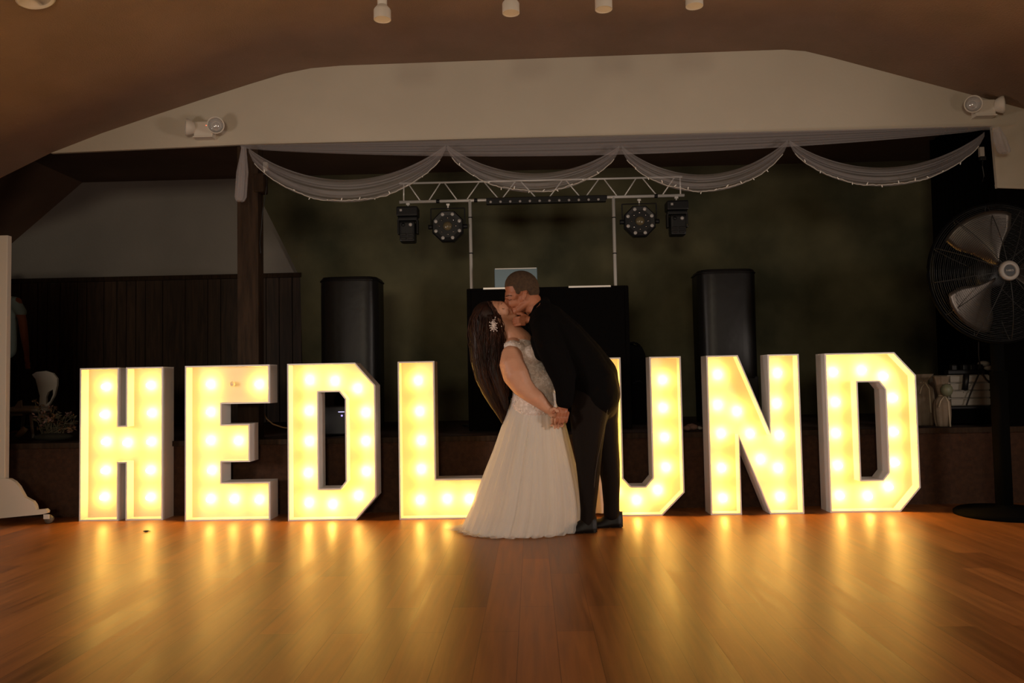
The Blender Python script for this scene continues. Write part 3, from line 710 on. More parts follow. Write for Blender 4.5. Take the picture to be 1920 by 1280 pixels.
# cage: radial and concentric wires, front bulge and back
cage = bmesh.new()
def cz(r, front):
    k = 1-(r/RO)**2.4
    return (-.115*k-.012) if front else (.10*k+.0)
for front in (True, False):
    rr_ = .05
    while rr_ < RO:
        pts = [Vector((hc.x+math.cos(a_)*rr_, hc.y+.13+cz(rr_, front), hc.z+math.sin(a_)*rr_)) for a_ in [2*math.pi*k/56 for k in range(56)]]
        tube(cage, pts, .0013 if front else .0011, 4, closed=True); rr_ += .0115 if front else .03
    for k in range(12):
        a_ = 2*math.pi*k/12+.13
        pts = [Vector((hc.x+math.cos(a_)*q, hc.y+.13+cz(q, front), hc.z+math.sin(a_)*q)) for q in [.05+(RO-.05)*j/10 for j in range(11)]]
        tube(cage, pts, .0028, 5)
obj('cage', cage, mat('black_wire', (.012, .011, .010), .5, .3), t, True)
bm = bmesh.new(); pts = [Vector((hc.x+math.cos(a_)*RO, hc.y+.125, hc.z+math.sin(a_)*RO)) for a_ in [2*math.pi*k/64 for k in range(64)]]
tube(bm, pts, .012, 8, closed=True); obj('cage_rim', bm, M['black'], t, True)
blade_m = mat('brushed_blade', (.075, .064, .055), .38, .8)
for ang0 in (112, 232, 352):
    bm = bmesh.new()
    def f(u, v):
        r_ = .055+(RO*.90-.055)*v; half = R(13+18*min(1, v*1.5)+3*math.sin(v*3)); a_ = R(ang0)+half*(2*u-1)
        rc = r_*(1-.06*(2*u-1)**4*v)
        return Vector((hc.x+math.cos(a_)*rc, hc.y+.12+(u-.5)*.13*(.4+.6*v)-.02*math.sin(u*3.14), hc.z+math.sin(a_)*rc))
    grid(bm, f, 14, 14); o = obj('blade', bm, blade_m, t, True); solid(o, .002)
bm = bmesh.new(); lathe(bm, [(.040, 0), (.040, .011), (.044, .013), (.062, .012), (.068, .004), (.068, -.012), (.03, -.014)], hc+Vector((0, 0, 0)), Vector((0, -1, 0)), 40)
bd = obj('hub_badge', bm, mat('pale_badge', (.24, .215, .19), .5), t, True)
bm = bmesh.new(); cyl(bm, hc+Vector((0, -.003, 0)), hc+Vector((0, -.0065, 0)), .038, seg=32); obj('badge_centre', bm, M['plastic'], bd)
cu = bpy.data.curves.new('badge_text', 'FONT'); cu.body = 'LASKO'; cu.size = .016; cu.align_x = 'CENTER'; cu.align_y = 'CENTER'; cu.extrude = .001; cu.offset = .0007
tmp = bpy.data.objects.new('tmp', cu); C.objects.link(tmp); bpy.context.view_layer.update()
lm = bpy.data.meshes.new_from_object(tmp.evaluated_get(bpy.context.evaluated_depsgraph_get())); bpy.data.objects.remove(tmp)
lm.materials.clear(); lm.materials.append(bpy.data.materials['pale_badge'])
lm.transform(Matrix.Translation(hc+Vector((0, -.0085, 0))-Vector(t.location)) @ Matrix.Rotation(math.pi/2, 4, 'X'))
to = bpy.data.objects.new('badge_lettering', lm); C.objects.link(to); to.parent = bd

# white cloth sacks with ribbons on the stage edge
sack_m = mat('cream_cloth', (.21, .16, .115), .9, col2=(.15, .11, .075), scale=9, bump=.4, bscale=25)
def sack(x0, x1, y0, y1, Y, label, tie):
    a, b = P(x0, y0, Y), P(x1, y1, Y); cx = (a.x+b.x)/2; W = b.x-a.x; H = a.z-SZ
    t = thing('cloth_sack', label, 'sack', (cx, Y, SZ), 0, 'cream cloth sacks on the stage edge')
    bm = bmesh.new()
    def f(u, v):
        a_ = 2*math.pi*u; pr = (.86+.22*math.sin(min(v, tie)/tie*math.pi)**.8) if v < tie else (.45+.6*(v-tie)/(1-tie))
        if v > tie-.12 and v < tie: pr *= 1-.55*((v-tie+.12)/.12)
        pl = 1+.07*math.sin(a_*7+v*2)+.05*math.sin(a_*13)
        return Vector((cx+math.cos(a_)*W/2*pr*pl, Y+math.sin(a_)*W*.36*pr*pl, SZ+.002+H*v))
    V = grid(bm, f, 44, 22, True); bm.faces.new(V[0]); obj('cloth_body', bm, sack_m, t, True)
    z = SZ+H*tie
    bm = bmesh.new(); tube(bm, [Vector((cx+math.cos(2*math.pi*k/20)*W*.2, Y+math.sin(2*math.pi*k/20)*W*.16, z)) for k in range(20)], .006, 6, closed=True)
    tube(bm, [Vector((cx+.01, Y-W*.18, z)), Vector((cx+.03, Y-W*.3, z-.05)), Vector((cx+.028, Y-W*.36, z-.16)), Vector((cx+.03, Y-W*.38, z-.24))], .007, 6)
    tube(bm, [Vector((cx+.01, Y-W*.18, z)), Vector((cx-.03, Y-W*.3, z-.04)), Vector((cx-.05, Y-W*.36, z-.09))], .006, 6)
    obj('ribbon', bm, mat('pale_ribbon', (.40, .33, .24), .6), t, True); return t
sack(1708, 1752, 702, 792, 6.5, 'cream cloth sack beside the marquee letter D at the right end', .84)
sk = sack(1750, 1783, 706, 795, 6.33, 'smaller cream cloth sack with a hanging ribbon, beside the white drawer unit', .62)
bm = bmesh.new(); ball(bm, P(1775, 731, 6.26), .045, 3, (1, .8, 1.1)); obj('tied_ball', bm, mat('greenish_plastic', (.15, .16, .10), .5), sk, True)['label'] = 'round greenish ball tied at the neck'
# black crate and louvred white drawers on it
a, b = P(1782, 762, 6.6), P(1868, 797, 6.6); cx = (a.x+b.x)/2
t = thing('black_crate', 'low black crate under the white drawer unit', 'crate', (cx, 6.8, SZ))
bm = bmesh.new(); box(bm, (cx, 6.8, (a.z+SZ)/2), (b.x-a.x, .36, a.z-SZ), bev=.008); obj('body', bm, M['black'], t)
bm = bmesh.new(); box(bm, (cx, 6.8, a.z-.012), (b.x-a.x+.02, .38, .02), bev=.005); obj('rim', bm, M['plastic'], t)
zc_ = a.z
a, b = P(1784, 703, 6.6), P(1866, 760, 6.6); cx = (a.x+b.x)/2; H = a.z-zc_
t = thing('drawer_unit', 'white ribbed plastic drawer unit behind the fan pole', 'drawer unit', (cx, 6.8, zc_))
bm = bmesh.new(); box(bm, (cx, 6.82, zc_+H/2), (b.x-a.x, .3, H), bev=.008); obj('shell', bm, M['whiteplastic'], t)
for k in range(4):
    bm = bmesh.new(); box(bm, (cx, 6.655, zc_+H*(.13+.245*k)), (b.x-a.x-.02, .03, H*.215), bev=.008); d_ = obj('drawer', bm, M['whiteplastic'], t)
    bm = bmesh.new(); box(bm, (cx, 6.636, zc_+H*(.2+.245*k)), (.12, .012, .008), bev=.002); obj('lip', bm, M['whiteplastic'], d_)
# tangle of black power leads and adapters lying over the drawer unit
top_z = zc_+H
t = thing('power_strip', 'black power strip with plugs and leads lying on the white drawer unit', 'power strip', (cx, 6.75, top_z))
bm = bmesh.new(); box(bm, (cx+.0, 6.72, top_z+.022), (.30, .07, .04), bev=.01); obj('strip', bm, M['plastic'], t)
for dx_ in (-.09, .0, .06, .12):
    bm = bmesh.new(); box(bm, (cx+dx_, 6.72, top_z+.06), (.045, .05, .05), bev=.01); obj('plug', bm, M['plastic'], t)
for path in ([(1836, 700), (1826, 722), (1818, 742), (1812, 760)], [(1842, 700), (1850, 712), (1858, 716), (1866, 710)], [(1860, 700), (1862, 730), (1863, 758)], [(1835, 640), (1835, 665), (1838, 690)]):
    bm = bmesh.new(); tube(bm, [P(x, y, 6.6) for x, y in path], .006, 6); obj('lead', bm, M['plastic'], t)
bm = bmesh.new(); tube(bm, [P(x, y, 6.6) for x, y in ((1812, 701), (1811, 715), (1809, 731))], .022, 10); obj('hanging_adapter', bm, M['plastic'], t, True)
bm = bmesh.new()
for q in ((1822, 689), (1832, 687), (1844, 674), (1856, 682)): ball(bm, P(q[0], q[1], 6.85), .035, 2, (1.5, 1, .7))
tag(obj('crumpled_paper', bm, M['whiteplastic'], None, True), 'crumpled white paper heaped behind the power strip', 'paper')
for o_ in C.objects:
    if o_.name == 'crumpled_paper': o_.location.z = top_z-.0-min((o_.matrix_world@v.co).z for v in o_.data.vertices)+.0

# ================================================================ left side: rolling divider, chair, flowers, man
DVY = 5.95
dv = P(5, 700, DVY)
t = thing('rolling_divider', 'white rolling divider with a scalloped foot at the left edge', 'divider', (dv.x-.9, DVY, 0), 0)
a, b = P(15, 441, DVY), P(12, 900, DVY)
bm = bmesh.new(); box(bm, (a.x-.035, DVY+.02, (a.z+.12)/2+.02), (.07, .05, a.z-.16), bev=.004); obj('frame_post', bm, M['white'], t)
bm = bmesh.new(); box(bm, (a.x-.035-1.76, DVY+.02, (a.z+.12)/2+.02), (.07, .05, a.z-.16), bev=.004); obj('frame_post', bm, M['white'], t)
bm = bmesh.new(); box(bm, (a.x-.035-.88, DVY+.02, a.z-.07), (1.69, .05, .07), bev=.004); obj('top_rail', bm, M['white'], t)
bm = bmesh.new(); box(bm, (a.x-.035-.88, DVY+.02, (a.z-.1+.35)/2), (1.69, .02, a.z-.1-.35)); obj('panel', bm, M['white'], t)
foot = [(-60, 984), (-60, 962), (-60, 930), (-30, 900), (0, 896), (12, 896), (21, 897), (30, 902), (38, 911), (44, 922), (49, 931), (56, 935), (64, 939), (69, 946), (71, 955), (88, 953), (92, 957), (91, 961), (83, 963), (40, 967), (0, 971)]
pp = [P(x, y, DVY) for x, y in foot[3:]]
base_pt = P(-60, 976, DVY)
cxl = pp[1].x-.06
right = [(p.x, p.z) for p in pp[1:]]
left = [(2*cxl-x, z) for x, z in right][::-1]
bm = bmesh.new(); prism(bm, [right+left], lambda x, z, d: Vector((x, DVY-.02+d, z)), 0, .035); ft = obj('scalloped_foot', bm, M['white'], t)
pc = P(89, 970, DVY-.02)
for xx, s_ in ((pc.x, 1), (2*cxl-pc.x, 1)):
    bm = bmesh.new(); cyl(bm, (xx, DVY-.01, .032), (xx, DVY+.015, .032), .031, seg=20); cs = obj('caster_wheel', bm, mat('grey_rubber', (.16, .13, .10), .5) if 'grey_rubber' not in bpy.data.materials else bpy.data.materials['grey_rubber'], t, True)
    bm = bmesh.new(); box(bm, (xx-.01, DVY-.016, .052), (.045, .006, .035), bev=.002); obj('caster_fork', bm, M['silver'], t)
# moulded chair
CY_ = 7.0
t = thing('moulded_chair', 'white moulded plastic chair with an open-loop back, on the stage by the divider', 'chair', (P(70, 780, CY_).x, CY_, SZ))
ch = [(60, 702), (66, 697), (80, 695), (90, 699), (96, 709), (96, 722), (92, 742), (84, 760), (74, 776), (68, 790), (70, 760), (71, 742), (67, 722), (65, 711)]
hole = [(83, 735), (90, 730), (90, 740), (86, 752), (80, 758), (80, 744)]
A_ = [P(x, y, CY_) for x, y in ch]; B_ = [P(x, y, CY_) for x, y in hole]
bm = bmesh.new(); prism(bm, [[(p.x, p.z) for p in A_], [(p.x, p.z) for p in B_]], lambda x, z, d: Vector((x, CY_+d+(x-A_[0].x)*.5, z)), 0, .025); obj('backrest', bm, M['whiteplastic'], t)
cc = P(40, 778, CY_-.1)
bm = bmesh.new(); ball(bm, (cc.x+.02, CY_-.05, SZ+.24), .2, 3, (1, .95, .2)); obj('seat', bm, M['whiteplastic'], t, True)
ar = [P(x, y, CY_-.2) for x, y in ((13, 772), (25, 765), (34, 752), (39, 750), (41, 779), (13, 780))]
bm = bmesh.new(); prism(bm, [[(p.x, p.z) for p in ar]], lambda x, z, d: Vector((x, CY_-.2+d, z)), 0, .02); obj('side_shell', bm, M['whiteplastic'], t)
for sx_ in (-1, 1):
    for sy_ in (-1, 1):
        bm = bmesh.new(); cyl(bm, (cc.x+.02+sx_*.15, CY_-.05+sy_*.15, SZ+.002), (cc.x+.02+sx_*.08, CY_-.05+sy_*.08, SZ+.22), .012, .014, 10); obj('leg', bm, M['whiteplastic'], t, True)
# dried flower arrangement
FY_ = 6.42; fb = P(100, 818, FY_)
t = thing('flower_arrangement', 'dark dried flower arrangement lying on the stage edge left of the letter H', 'flowers', (fb.x, FY_, SZ))
dry = [mat('dried_brown', (.16, .085, .04), .9), mat('dried_pink', (.22, .13, .11), .9), mat('dusty_leaf', (.085, .075, .045), .9)]
rnd = random.Random(3)
bm = bmesh.new(); ball(bm, (fb.x, FY_, SZ+.035), .10, 3, (1.6, .7, .32)); obj('moss_base', bm, mat('dark_moss', (.02, .018, .01), .95), t)
for k in range(46):
    px = rnd.uniform(64, 141); hgt = {0: 800}.get(k, rnd.uniform(776, 812)) if px > 108 else rnd.uniform(748, 808)
    tip = P(px, hgt, FY_+rnd.uniform(-.1, .1)); tip.z = max(tip.z, SZ+.03)
    root = Vector((fb.x+rnd.uniform(-.1, .1), FY_, SZ+.04)); mid = root.lerp(tip, .55)+Vector((0, 0, .03))
    bm = bmesh.new(); tube(bm, [root, mid, tip], .003, 5)
    st = obj('stem', bm, dry[2], t)
    bm = bmesh.new(); d = (tip-mid).normalized()
    for j in range(9):
        c_ = tip+Vector((rnd.gauss(0, .013), rnd.gauss(0, .012), rnd.gauss(0, .012))); v = Vector((rnd.gauss(0, 1), rnd.gauss(0, 1), rnd.gauss(0, 1))).normalized()*.018; w_ = v.cross(d).normalized()*.008
        c_.z = max(c_.z, SZ+.025)
        bm.faces.new([bm.verts.new(q) for q in (c_-v, c_+w_, c_+v, c_-w_)])
    obj('bloom', bm, dry[k % 3], st)
vp = P(37, 812, 6.5)
t = thing('tin_can', 'small tan can tipped over on the stage edge beside the divider', 'can', (vp.x, 6.5, SZ))
bm = bmesh.new(); cyl(bm, (vp.x-.02, 6.5, SZ+.03), (vp.x+.035, 6.52, SZ+.105), .025, seg=20); obj('can_body', bm, mat('tan_paint', (.28, .20, .11), .6), t, True)
# stage-hand seen from behind at the left edge
MY = 8.0; s = MY/1500
def Q(px, py, dy=0.0): return P(px, py, MY)+Vector((0, dy, 0))
t = thing('person', 'person in a grey-green T-shirt and black trousers standing behind the divider', 'person', (P(-5, 812, MY).x, MY, SZ))
m2 = {'shirt': mat('grey_green_shirt', (.42, .56, .53), .9, bump=.2, bscale=60), 'tr': M['softblack']}
def body(bm):
    chain(bm, [(Q(-5, 556), .055), (Q(-12, 536, .04), .052)]); ball(bm, Q(-15, 518, .07), .095, 3, (.82, 1, 1.22))
    ball(bm, Q(-15, 527, .16), .02, 2)
    for e in (-1, 1): ball(bm, Q(-15+e*15, 521, .07), .02, 2, (.5, 1, 1.5)); ball(bm, Q(-15+e*5, 515, .16), .012, 2)
    chain(bm, [(Q(-5, 575), .11), (Q(-5, 620), .12), (Q(-5, 655), .12), (Q(-5, 680), .135)])
    for e in (-1, 1):
        chain(bm, [(Q(-5+e*36, 566), .05), (Q(-5+e*47, 600), .043), (Q(-5+e*51, 632), .038), (Q(-5+e*48, 662, .06), .028), (Q(-5+e*46, 676, .08), .026)])
        for k in range(4): chain(bm, [(Q(-5+e*46+k*3-4, 680, .09), .009), (Q(-5+e*45+k*3-4, 692, .10), .008)])
        chain(bm, [(Q(-5+e*18, 690), .085), (Q(-5+e*19, 745), .06), (Q(-5+e*19, 800), .042)])
        chain(bm, [(Q(-5+e*19, 806), .04), (Q(-5+e*20, 808, .12), .032)])
obj_b = blob('body', body, .012, M['skin_tan'], t, 4)
def shirt(bm):
    chain(bm, [(Q(-5, 566), .10), (Q(-5, 590), .135), (Q(-5, 625), .135), (Q(-5, 655), .135)], .82)
    for e in (-1, 1):
        chain(bm, [(Q(-5, 566), .08), (Q(-5+e*32, 567), .062), (Q(-5+e*44, 585), .055)]); chain(bm, [(Q(-5+e*18, 590), .10), (Q(-5+e*16, 655), .10)], .85)
blob('t_shirt', shirt, .012, m2['shirt'], t, 4)
def trs(bm):
    chain(bm, [(Q(-5, 664), .13), (Q(-5, 690), .14)])
    for e in (-1, 1): chain(bm, [(Q(-5+e*16, 690), .105), (Q(-5+e*19, 745), .08), (Q(-5+e*19, 800), .065)])
blob('trousers', trs, .014, m2['tr'], t, 4)
def hr(bm): ball(bm, Q(-15, 514, .058), .102, 3, (.86, .98, 1.08))
blob('hair', hr, .014, M['hairshort'], t, 2)
for e in (-1, 1):
    bm = bmesh.new(); q = Q(-5+e*20, 812); box(bm, (q.x, MY+.05, SZ+.035), (.09, .27, .066), bev=.025); obj('shoe', bm, M['shoe'], t, True)
q = G(274, 997)
bm = bmesh.new(); ball(bm, (q.x, q.y, .006), .018, 2, (1.2, .7, .3)); box(bm, (q.x+.02, q.y, .005), (.02, .006, .004))
tag(obj('leaf_scrap', bm, mat('dark_leaf', (.03, .015, .006), .8), None), 'tiny dark leaf scrap on the floor in front of the letter H', 'leaf')
# ================================================================ the couple
FY = 5.45; K = FY/1500
def F(px, py, dy=0.0):
    p = P(px, py, FY); return Vector((p.x, FY+dy, p.z))
def ch(bm, pts, sy=1.0, sub=2):
    chain(bm, [(F(a[0], a[1], a[3] if len(a) > 3 else 0.0), a[2]*K) for a in pts], sy, sub)
def el(bm, px, py, rx, rz, ry, dy=0.0, ang=0.0, sub=3):
    """ellipsoid, radii in photo pixels, long axis turned by ang degrees (up-left positive)"""
    ball(bm, F(px, py, dy), K, sub, (rx, ry, rz), Matrix.Rotation(R(ang), 3, 'Y'))
def finger(bm, pts): ch(bm, pts, 1.0, 2)

# ---------------------------------------------------------------- bride
bride = thing('person', 'bride with long dark hair and white gown, leaning back to kiss the man', 'person', (F(975, 990).x, FY, 0))
def bride_body(bm):
    # skull, face and jaw, tipped back towards the kiss
    el(bm, 921, 589, 29, 24, 21, 0, -30)
    el(bm, 938, 584, 19, 20, 18.5, 0, 0)
    el(bm, 930, 577, 13, 13, 16, 0, 0)
    ch(bm, [(936, 600, 13), (952, 597, 10.5), (964, 594, 7)], 1.25)
    for s_ in (-1, 1):
        ch(bm, [(936, 602, 9, .03*s_), (955, 597, 6.5, .02*s_)]); el(bm, 946, 587, 9, 9, 5, .038*s_)      # jaw and cheek
        el(bm, 941, 573, 6, 3.5, 6, .03*s_, 40)                                                            # brow
        el(bm, 936, 603, 4.2, 6.5, 2.2, .079*s_, -25)                                                      # ear
    ch(bm, [(945, 574, 3.2), (951, 573.5, 3.8), (955.5, 574.5, 3.6)]); ch(bm, [(953, 577.5, 3, -.006), (953, 577.5, 3, .006)])
    ch(bm, [(957.5, 580.5, 3, -.01), (959, 580.5, 3.2, .01)]); ch(bm, [(960.5, 585, 3, -.008), (960.5, 585, 3, .008)]); el(bm, 965, 592, 5, 4.6, 5)
    # neck and chest
    ch(bm, [(936, 600, 17), (950, 613, 18.5), (962, 628, 22), (972, 642, 27)], 1.0)
    ch(bm, [(964, 652, 19, -.07), (964, 652, 19, .07)])
    ch(bm, [(972, 648, 24), (983, 674, 24), (994, 700, 26), (1002, 740, 33)], 1.02)
    # near arm
    ch(bm, [(961, 667, 20, -.12), (961, 684, 23, -.145), (968, 702, 24.5, -.16), (979, 722, 20, -.17), (992, 735, 16.5, -.175), (1006, 745, 15, -.18), (1022, 760, 10.5, -.185), (1032, 768, 8.2, -.185)])
    # far arm, up round his shoulder
    ch(bm, [(972, 655, 19, .12), (1000, 662, 16, .2), (1022, 640, 12, .22)])
    # near hand: palm, thumb, four fingers laced below his
    el(bm, 1036, 773, 8.5, 9.5, 5.5, -.185, -30)
    ch(bm, [(1033, 767, 4.2, -.205), (1038, 764, 3.7, -.225), (1043, 768, 3.3, -.235)])
    for k in range(4):
        x = 1034+k*6.2; y = 779+k*1.2
        finger(bm, [(1037+k*3.4, 775+k*.8, 2.8, -.185), (x, y+5, 2.6, -.188), (x+.5, y+13-k*.6, 2.5, -.200), (x-2.0, y+(15, 18, 17, 13)[k], 2.2, -.220)])
blob('body', bride_body, .0036, M['skin'], bride, 3)
def bodice(bm):
    ch(bm, [(974, 655, 27.5), (985, 674, 32)], 1.2)
    for s_ in (-1, 1):
        el(bm, 992, 668, 24, 22, 24, .065*s_, 20)
        ch(bm, [(972, 656, 14, .10*s_), (963, 650, 11, .115*s_), (954, 650, 8, .11*s_)])
    ch(bm, [(984, 684, 30), (996, 702, 33)], 1.12)
    el(bm, 1011, 718, 38, 34, 44, 0, 30)
    ch(bm, [(1000, 715, 37), (1003, 742, 41), (1003, 760, 45)], 1.1)
seq = mat('sequinned_lace', (.66, .55, .49), .45, col2=(.84, .74, .69), scale=60, bump=.35, bscale=200, ramp=(.45, .6))
bo = blob('bodice', bodice, .006, seq, bride, 5)
# cut the neckline of the bodice
bmx = bmesh.new(); bmx.from_mesh(bo.data); pmx = parent_matrix(bride)
kill = []
def zpx(v):
    wv = pmx @ v; rel = RC.transposed() @ (Vector((wv.x*FY/FY, FY, wv.z))-Vector((0, 0, CAMZ)))
    return 960+FPX*rel.x/-rel.z, 640-FPX*rel.y/-rel.z
for v in bmx.verts:
    x, y = zpx(v.co)
    yl = 643-(x-946)*.24 if x < 990 else 632.5+(x-990)*.6
    if y < yl: kill.append(v)
bmesh.ops.delete(bmx, geom=kill, context='VERTS'); bmx.to_mesh(bo.data); bmx.free(); solid(bo, .004, 1)
# sparkles sewn on the bodice
rnd = random.Random(11); bm = bmesh.new(); vs = [v.co.copy() for v in bo.data.vertices]; ns = [v.normal.copy() for v in bo.data.vertices]
for _ in range(700):
    i = rnd.randrange(len(vs)); 
    if (ns[i].y > .2): continue
    c_ = pmx @ vs[i]+ns[i]*.006; r_ = rnd.uniform(.002, .0048); bmesh.ops.create_icosphere(bm, subdivisions=1, radius=r_, matrix=Matrix.Translation(c_))
o = obj('bodice_beads', bm, mat('crystal_bead', (.85, .80, .74), .12, .3, coat=.6), bride); o['kind'] = 'stuff'
# skirt: satin underskirt and gathered tulle layers
lev = [(742, 961, 1044, .10, 0), (756, 957, 1048, .135, 0), (775, 951, 1054, .165, 0), (800, 941, 1060, .195, .01), (840, 928, 1069, .24, .0), (880, 913, 1078, .28, 0), (920, 899, 1086, .315, 0), (955, 887, 1090, .33, .0), (985, 874, 1090, .335, 0), (1001, 860, 1084, .34, 0)]
def lev_at(v):
    q = v*(len(lev)-1); i = min(int(q), len(lev)-2); f_ = q-i
    return [lerp(a, b, f_) for a, b in zip(lev[i], lev[i+1])]
def skirt_layer(name, m, grow, nf, amp, ph, floor_z, th, xr_cut=0):
    bm = bmesh.new()
    def f(u, v):
        y, xl_, xr_, dp, _ = lev_at(v); a_ = 2*math.pi*u
        cx = (xl_+xr_)/2-xr_cut*v/2; hw = (xr_-xl_)/2*(1+grow*v)-xr_cut*v/2
        fold = 1+amp*(.15+v)*(math.sin(nf*a_+ph+1.2*math.sin(3*a_+ph))+.5*math.sin(nf*2.3*a_+2*ph))
        p = F(cx, min(y, 999)); hw *= K
        z = p.z
        if v > .93: z = lerp(z, floor_z, (v-.93)/.07)
        z = max(z, floor_z)
        hem = .012*math.sin(nf*a_*1.3)*v**6 if v > .8 else 0
        return Vector((p.x+math.cos(a_)*hw*fold, FY+math.sin(a_)*dp*(1+grow*v)*fold, z+max(0, hem)))
    grid(bm, f, 260, 46, True); o = obj(name, bm, m, bride, True)
    if th: solid(o, th)
    return o
skirt_layer('underskirt', M['satin'], -.05, 11, .026, .4, .012, 0, 6)
skirt_layer('tulle_layer', M['sheer'], 0.0, 17, .030, 1.1, .008, 0)
skirt_layer('tulle_layer', M['sheer'], 0.035, 23, .026, 2.3, .004, 0)
# train: low ruffled tulle spreading on the floor to the left, and the back panel seen between his legs
bm = bmesh.new()
def f(u, v):
    a_ = R(95+200*u); c_ = G(968, 990)
    rr_ = lerp(.22, .43+.04*math.sin(u*19), v)
    return Vector((c_.x-.02+math.cos(a_)*rr_*1.0, FY+.02-math.sin(-a_)*rr_*.72, .006+.05*(1-v)**1.5+.012*abs(math.sin(u*34+v*5))*(1-.4*v)))
grid(bm, f, 160, 14); obj('train', bm, M['sheer'], bride, True)
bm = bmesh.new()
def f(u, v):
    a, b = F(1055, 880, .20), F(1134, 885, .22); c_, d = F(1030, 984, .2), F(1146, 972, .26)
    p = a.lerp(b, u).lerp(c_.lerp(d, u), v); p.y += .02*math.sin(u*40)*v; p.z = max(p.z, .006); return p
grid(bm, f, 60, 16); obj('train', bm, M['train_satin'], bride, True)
# hair
def hair_mass(bm):
    el(bm, 913, 591, 29, 27, 25, 0, -20); el(bm, 912, 580, 14, 12, 19, 0)
    ch(bm, [(908, 596, 25), (904, 620, 24), (903, 650, 22.5), (905, 680, 22), (911, 705, 21), (920, 730, 18), (930, 755, 13), (938, 775, 8), (944, 792, 4)], .8)
    ch(bm, [(921, 606, 18, -.03), (925, 635, 19, -.03), (926, 665, 17, -.04), (927, 690, 15, -.05), (936, 720, 12, -.05), (945, 745, 9, -.05), (949, 765, 5, -.05)], .7)
hm = blob('hair', hair_mass, .006, M['hair'], bride, 6)
# keep the face clear of hair
bmx = bmesh.new(); bmx.from_mesh(hm.data)
kill = [v for v in bmx.verts if (lambda q: q[0] > 918+max(0, (q[1]-566))*.62 and q[1] < 606)(zpx(v.co))]
bmesh.ops.delete(bmx, geom=kill, context='VERTS'); bmx.to_mesh(hm.data); bmx.free()
bm = bmesh.new(); rnd = random.Random(5)
for k in range(260):
    a_ = rnd.uniform(0, 2*math.pi); o_ = rnd.uniform(.55, 1.12); ln = rnd.uniform(.55, 1.02); ph = rnd.uniform(0, 6); wv = rnd.uniform(.5, 3.2)
    path = [(914, 575, 16), (908, 598, 25), (907, 625, 26), (908, 652, 25), (910, 680, 24), (915, 705, 22), (924, 730, 19), (934, 755, 14), (942, 778, 8), (948, 798, 4)]
    if k % 3 == 0: path = [(922, 592, 14), (927, 612, 17), (929, 640, 17), (929, 668, 15), (932, 695, 13), (940, 722, 11), (947, 746, 8), (951, 768, 4)]
    yo = -.055 if k % 3 == 0 else -.01
    if k % 13 == 5: path = [(918, 567, 2.5), (925, 579, 2.5), (931, 590, 3), (937, 600, 3.5), (941, 614, 4), (942, 632, 6), (942, 655, 7), (941, 685, 8), (945, 715, 7), (950, 742, 5)]; yo = -.075
    pts = []; n_ = 26
    for j in range(n_):
        q = j/(n_-1)*ln*(len(path)-1); i = min(int(q), len(path)-2); f_ = q-i
        x, y, r_ = [lerp(A, B, f_) for A, B in zip(path[i], path[i+1])]
        pts.append(F(x+math.cos(a_)*r_*o_+math.sin(j*.55+ph)*wv, y, math.sin(a_)*r_*o_*K*.95+yo+math.cos(j*.5+ph)*.006))
    tube(bm, pts, .002, 4, radii=[.0030*(1-.75*j/n_) for j in range(n_)])
obj('hair_strands', bm, mat('chestnut_strands', (.012, .004, .0025), .5, spec=.2, col2=(.06, .02, .009), scale=6), hm, True)['kind'] = 'stuff'
# crystal hair comb
comb = bmesh.new(); c0_ = F(927, 612, -.128)
for k in range(16):
    a_ = 2*math.pi*k/16+rnd.uniform(-.1, .1); L_ = (6+rnd.uniform(0, 8))*K
    d = Vector((math.cos(a_)*.72, -.15, math.sin(a_)*1.15)); tube(comb, [c0_, c0_+d*L_], .0012, 4)
    for j in (0.45, .75, 1.0): ball(comb, c0_+d*L_*j, .0035 if j < 1 else .0045, 1, (1, .6, 1))
for k in range(10): ball(comb, c0_+Vector((rnd.gauss(0, .008), -.006, rnd.gauss(0, .010))), .005, 1)
cb = obj('hair_comb', comb, mat('comb_crystal', (.95, .85, .80), .15, .4, coat=1.0), bride); cb['label'] = 'crystal flower hair comb'
bm = bmesh.new(); ball(bm, F(941, 613, -.088), .006, 2, (1, 1, 1.6)); obj('earring', bm, M['chrome'], bride, True)
# closed eye, brow, lips
bm = bmesh.new(); tube(bm, [F(941, 578.5, -.060), F(944, 580.5, -.064), F(946.5, 580, -.058)], .0014, 6); tube(bm, [F(940, 572, -.062), F(942, 568.5, -.056)], .0013, 6); obj('lashes_and_brow', bm, M['hair'], bride, True)
bm = bmesh.new()
for dx_, dz_ in ((959.4, 580.6), (961.4, 584.4)): ch(bm, [(dx_, dz_, 2.0, -.014), (dx_+1.2, dz_, 2.4, 0), (dx_, dz_, 2.0, .014)])
obj('lips', bm, mat('lip_colour', (.36, .12, .075), .5), bride, True)
bm = bmesh.new(); tube(bm, [F(1034.3+3.0*math.cos(k*.7), 780+3.0*math.sin(k*.7)*.3, -.189+.011*math.sin(k*.7)) for k in range(9)], .0014, 5, closed=True); ball(bm, F(1034, 779.5, -.203), .0055, 2); obj('ring', bm, M['chrome'], bride, True)

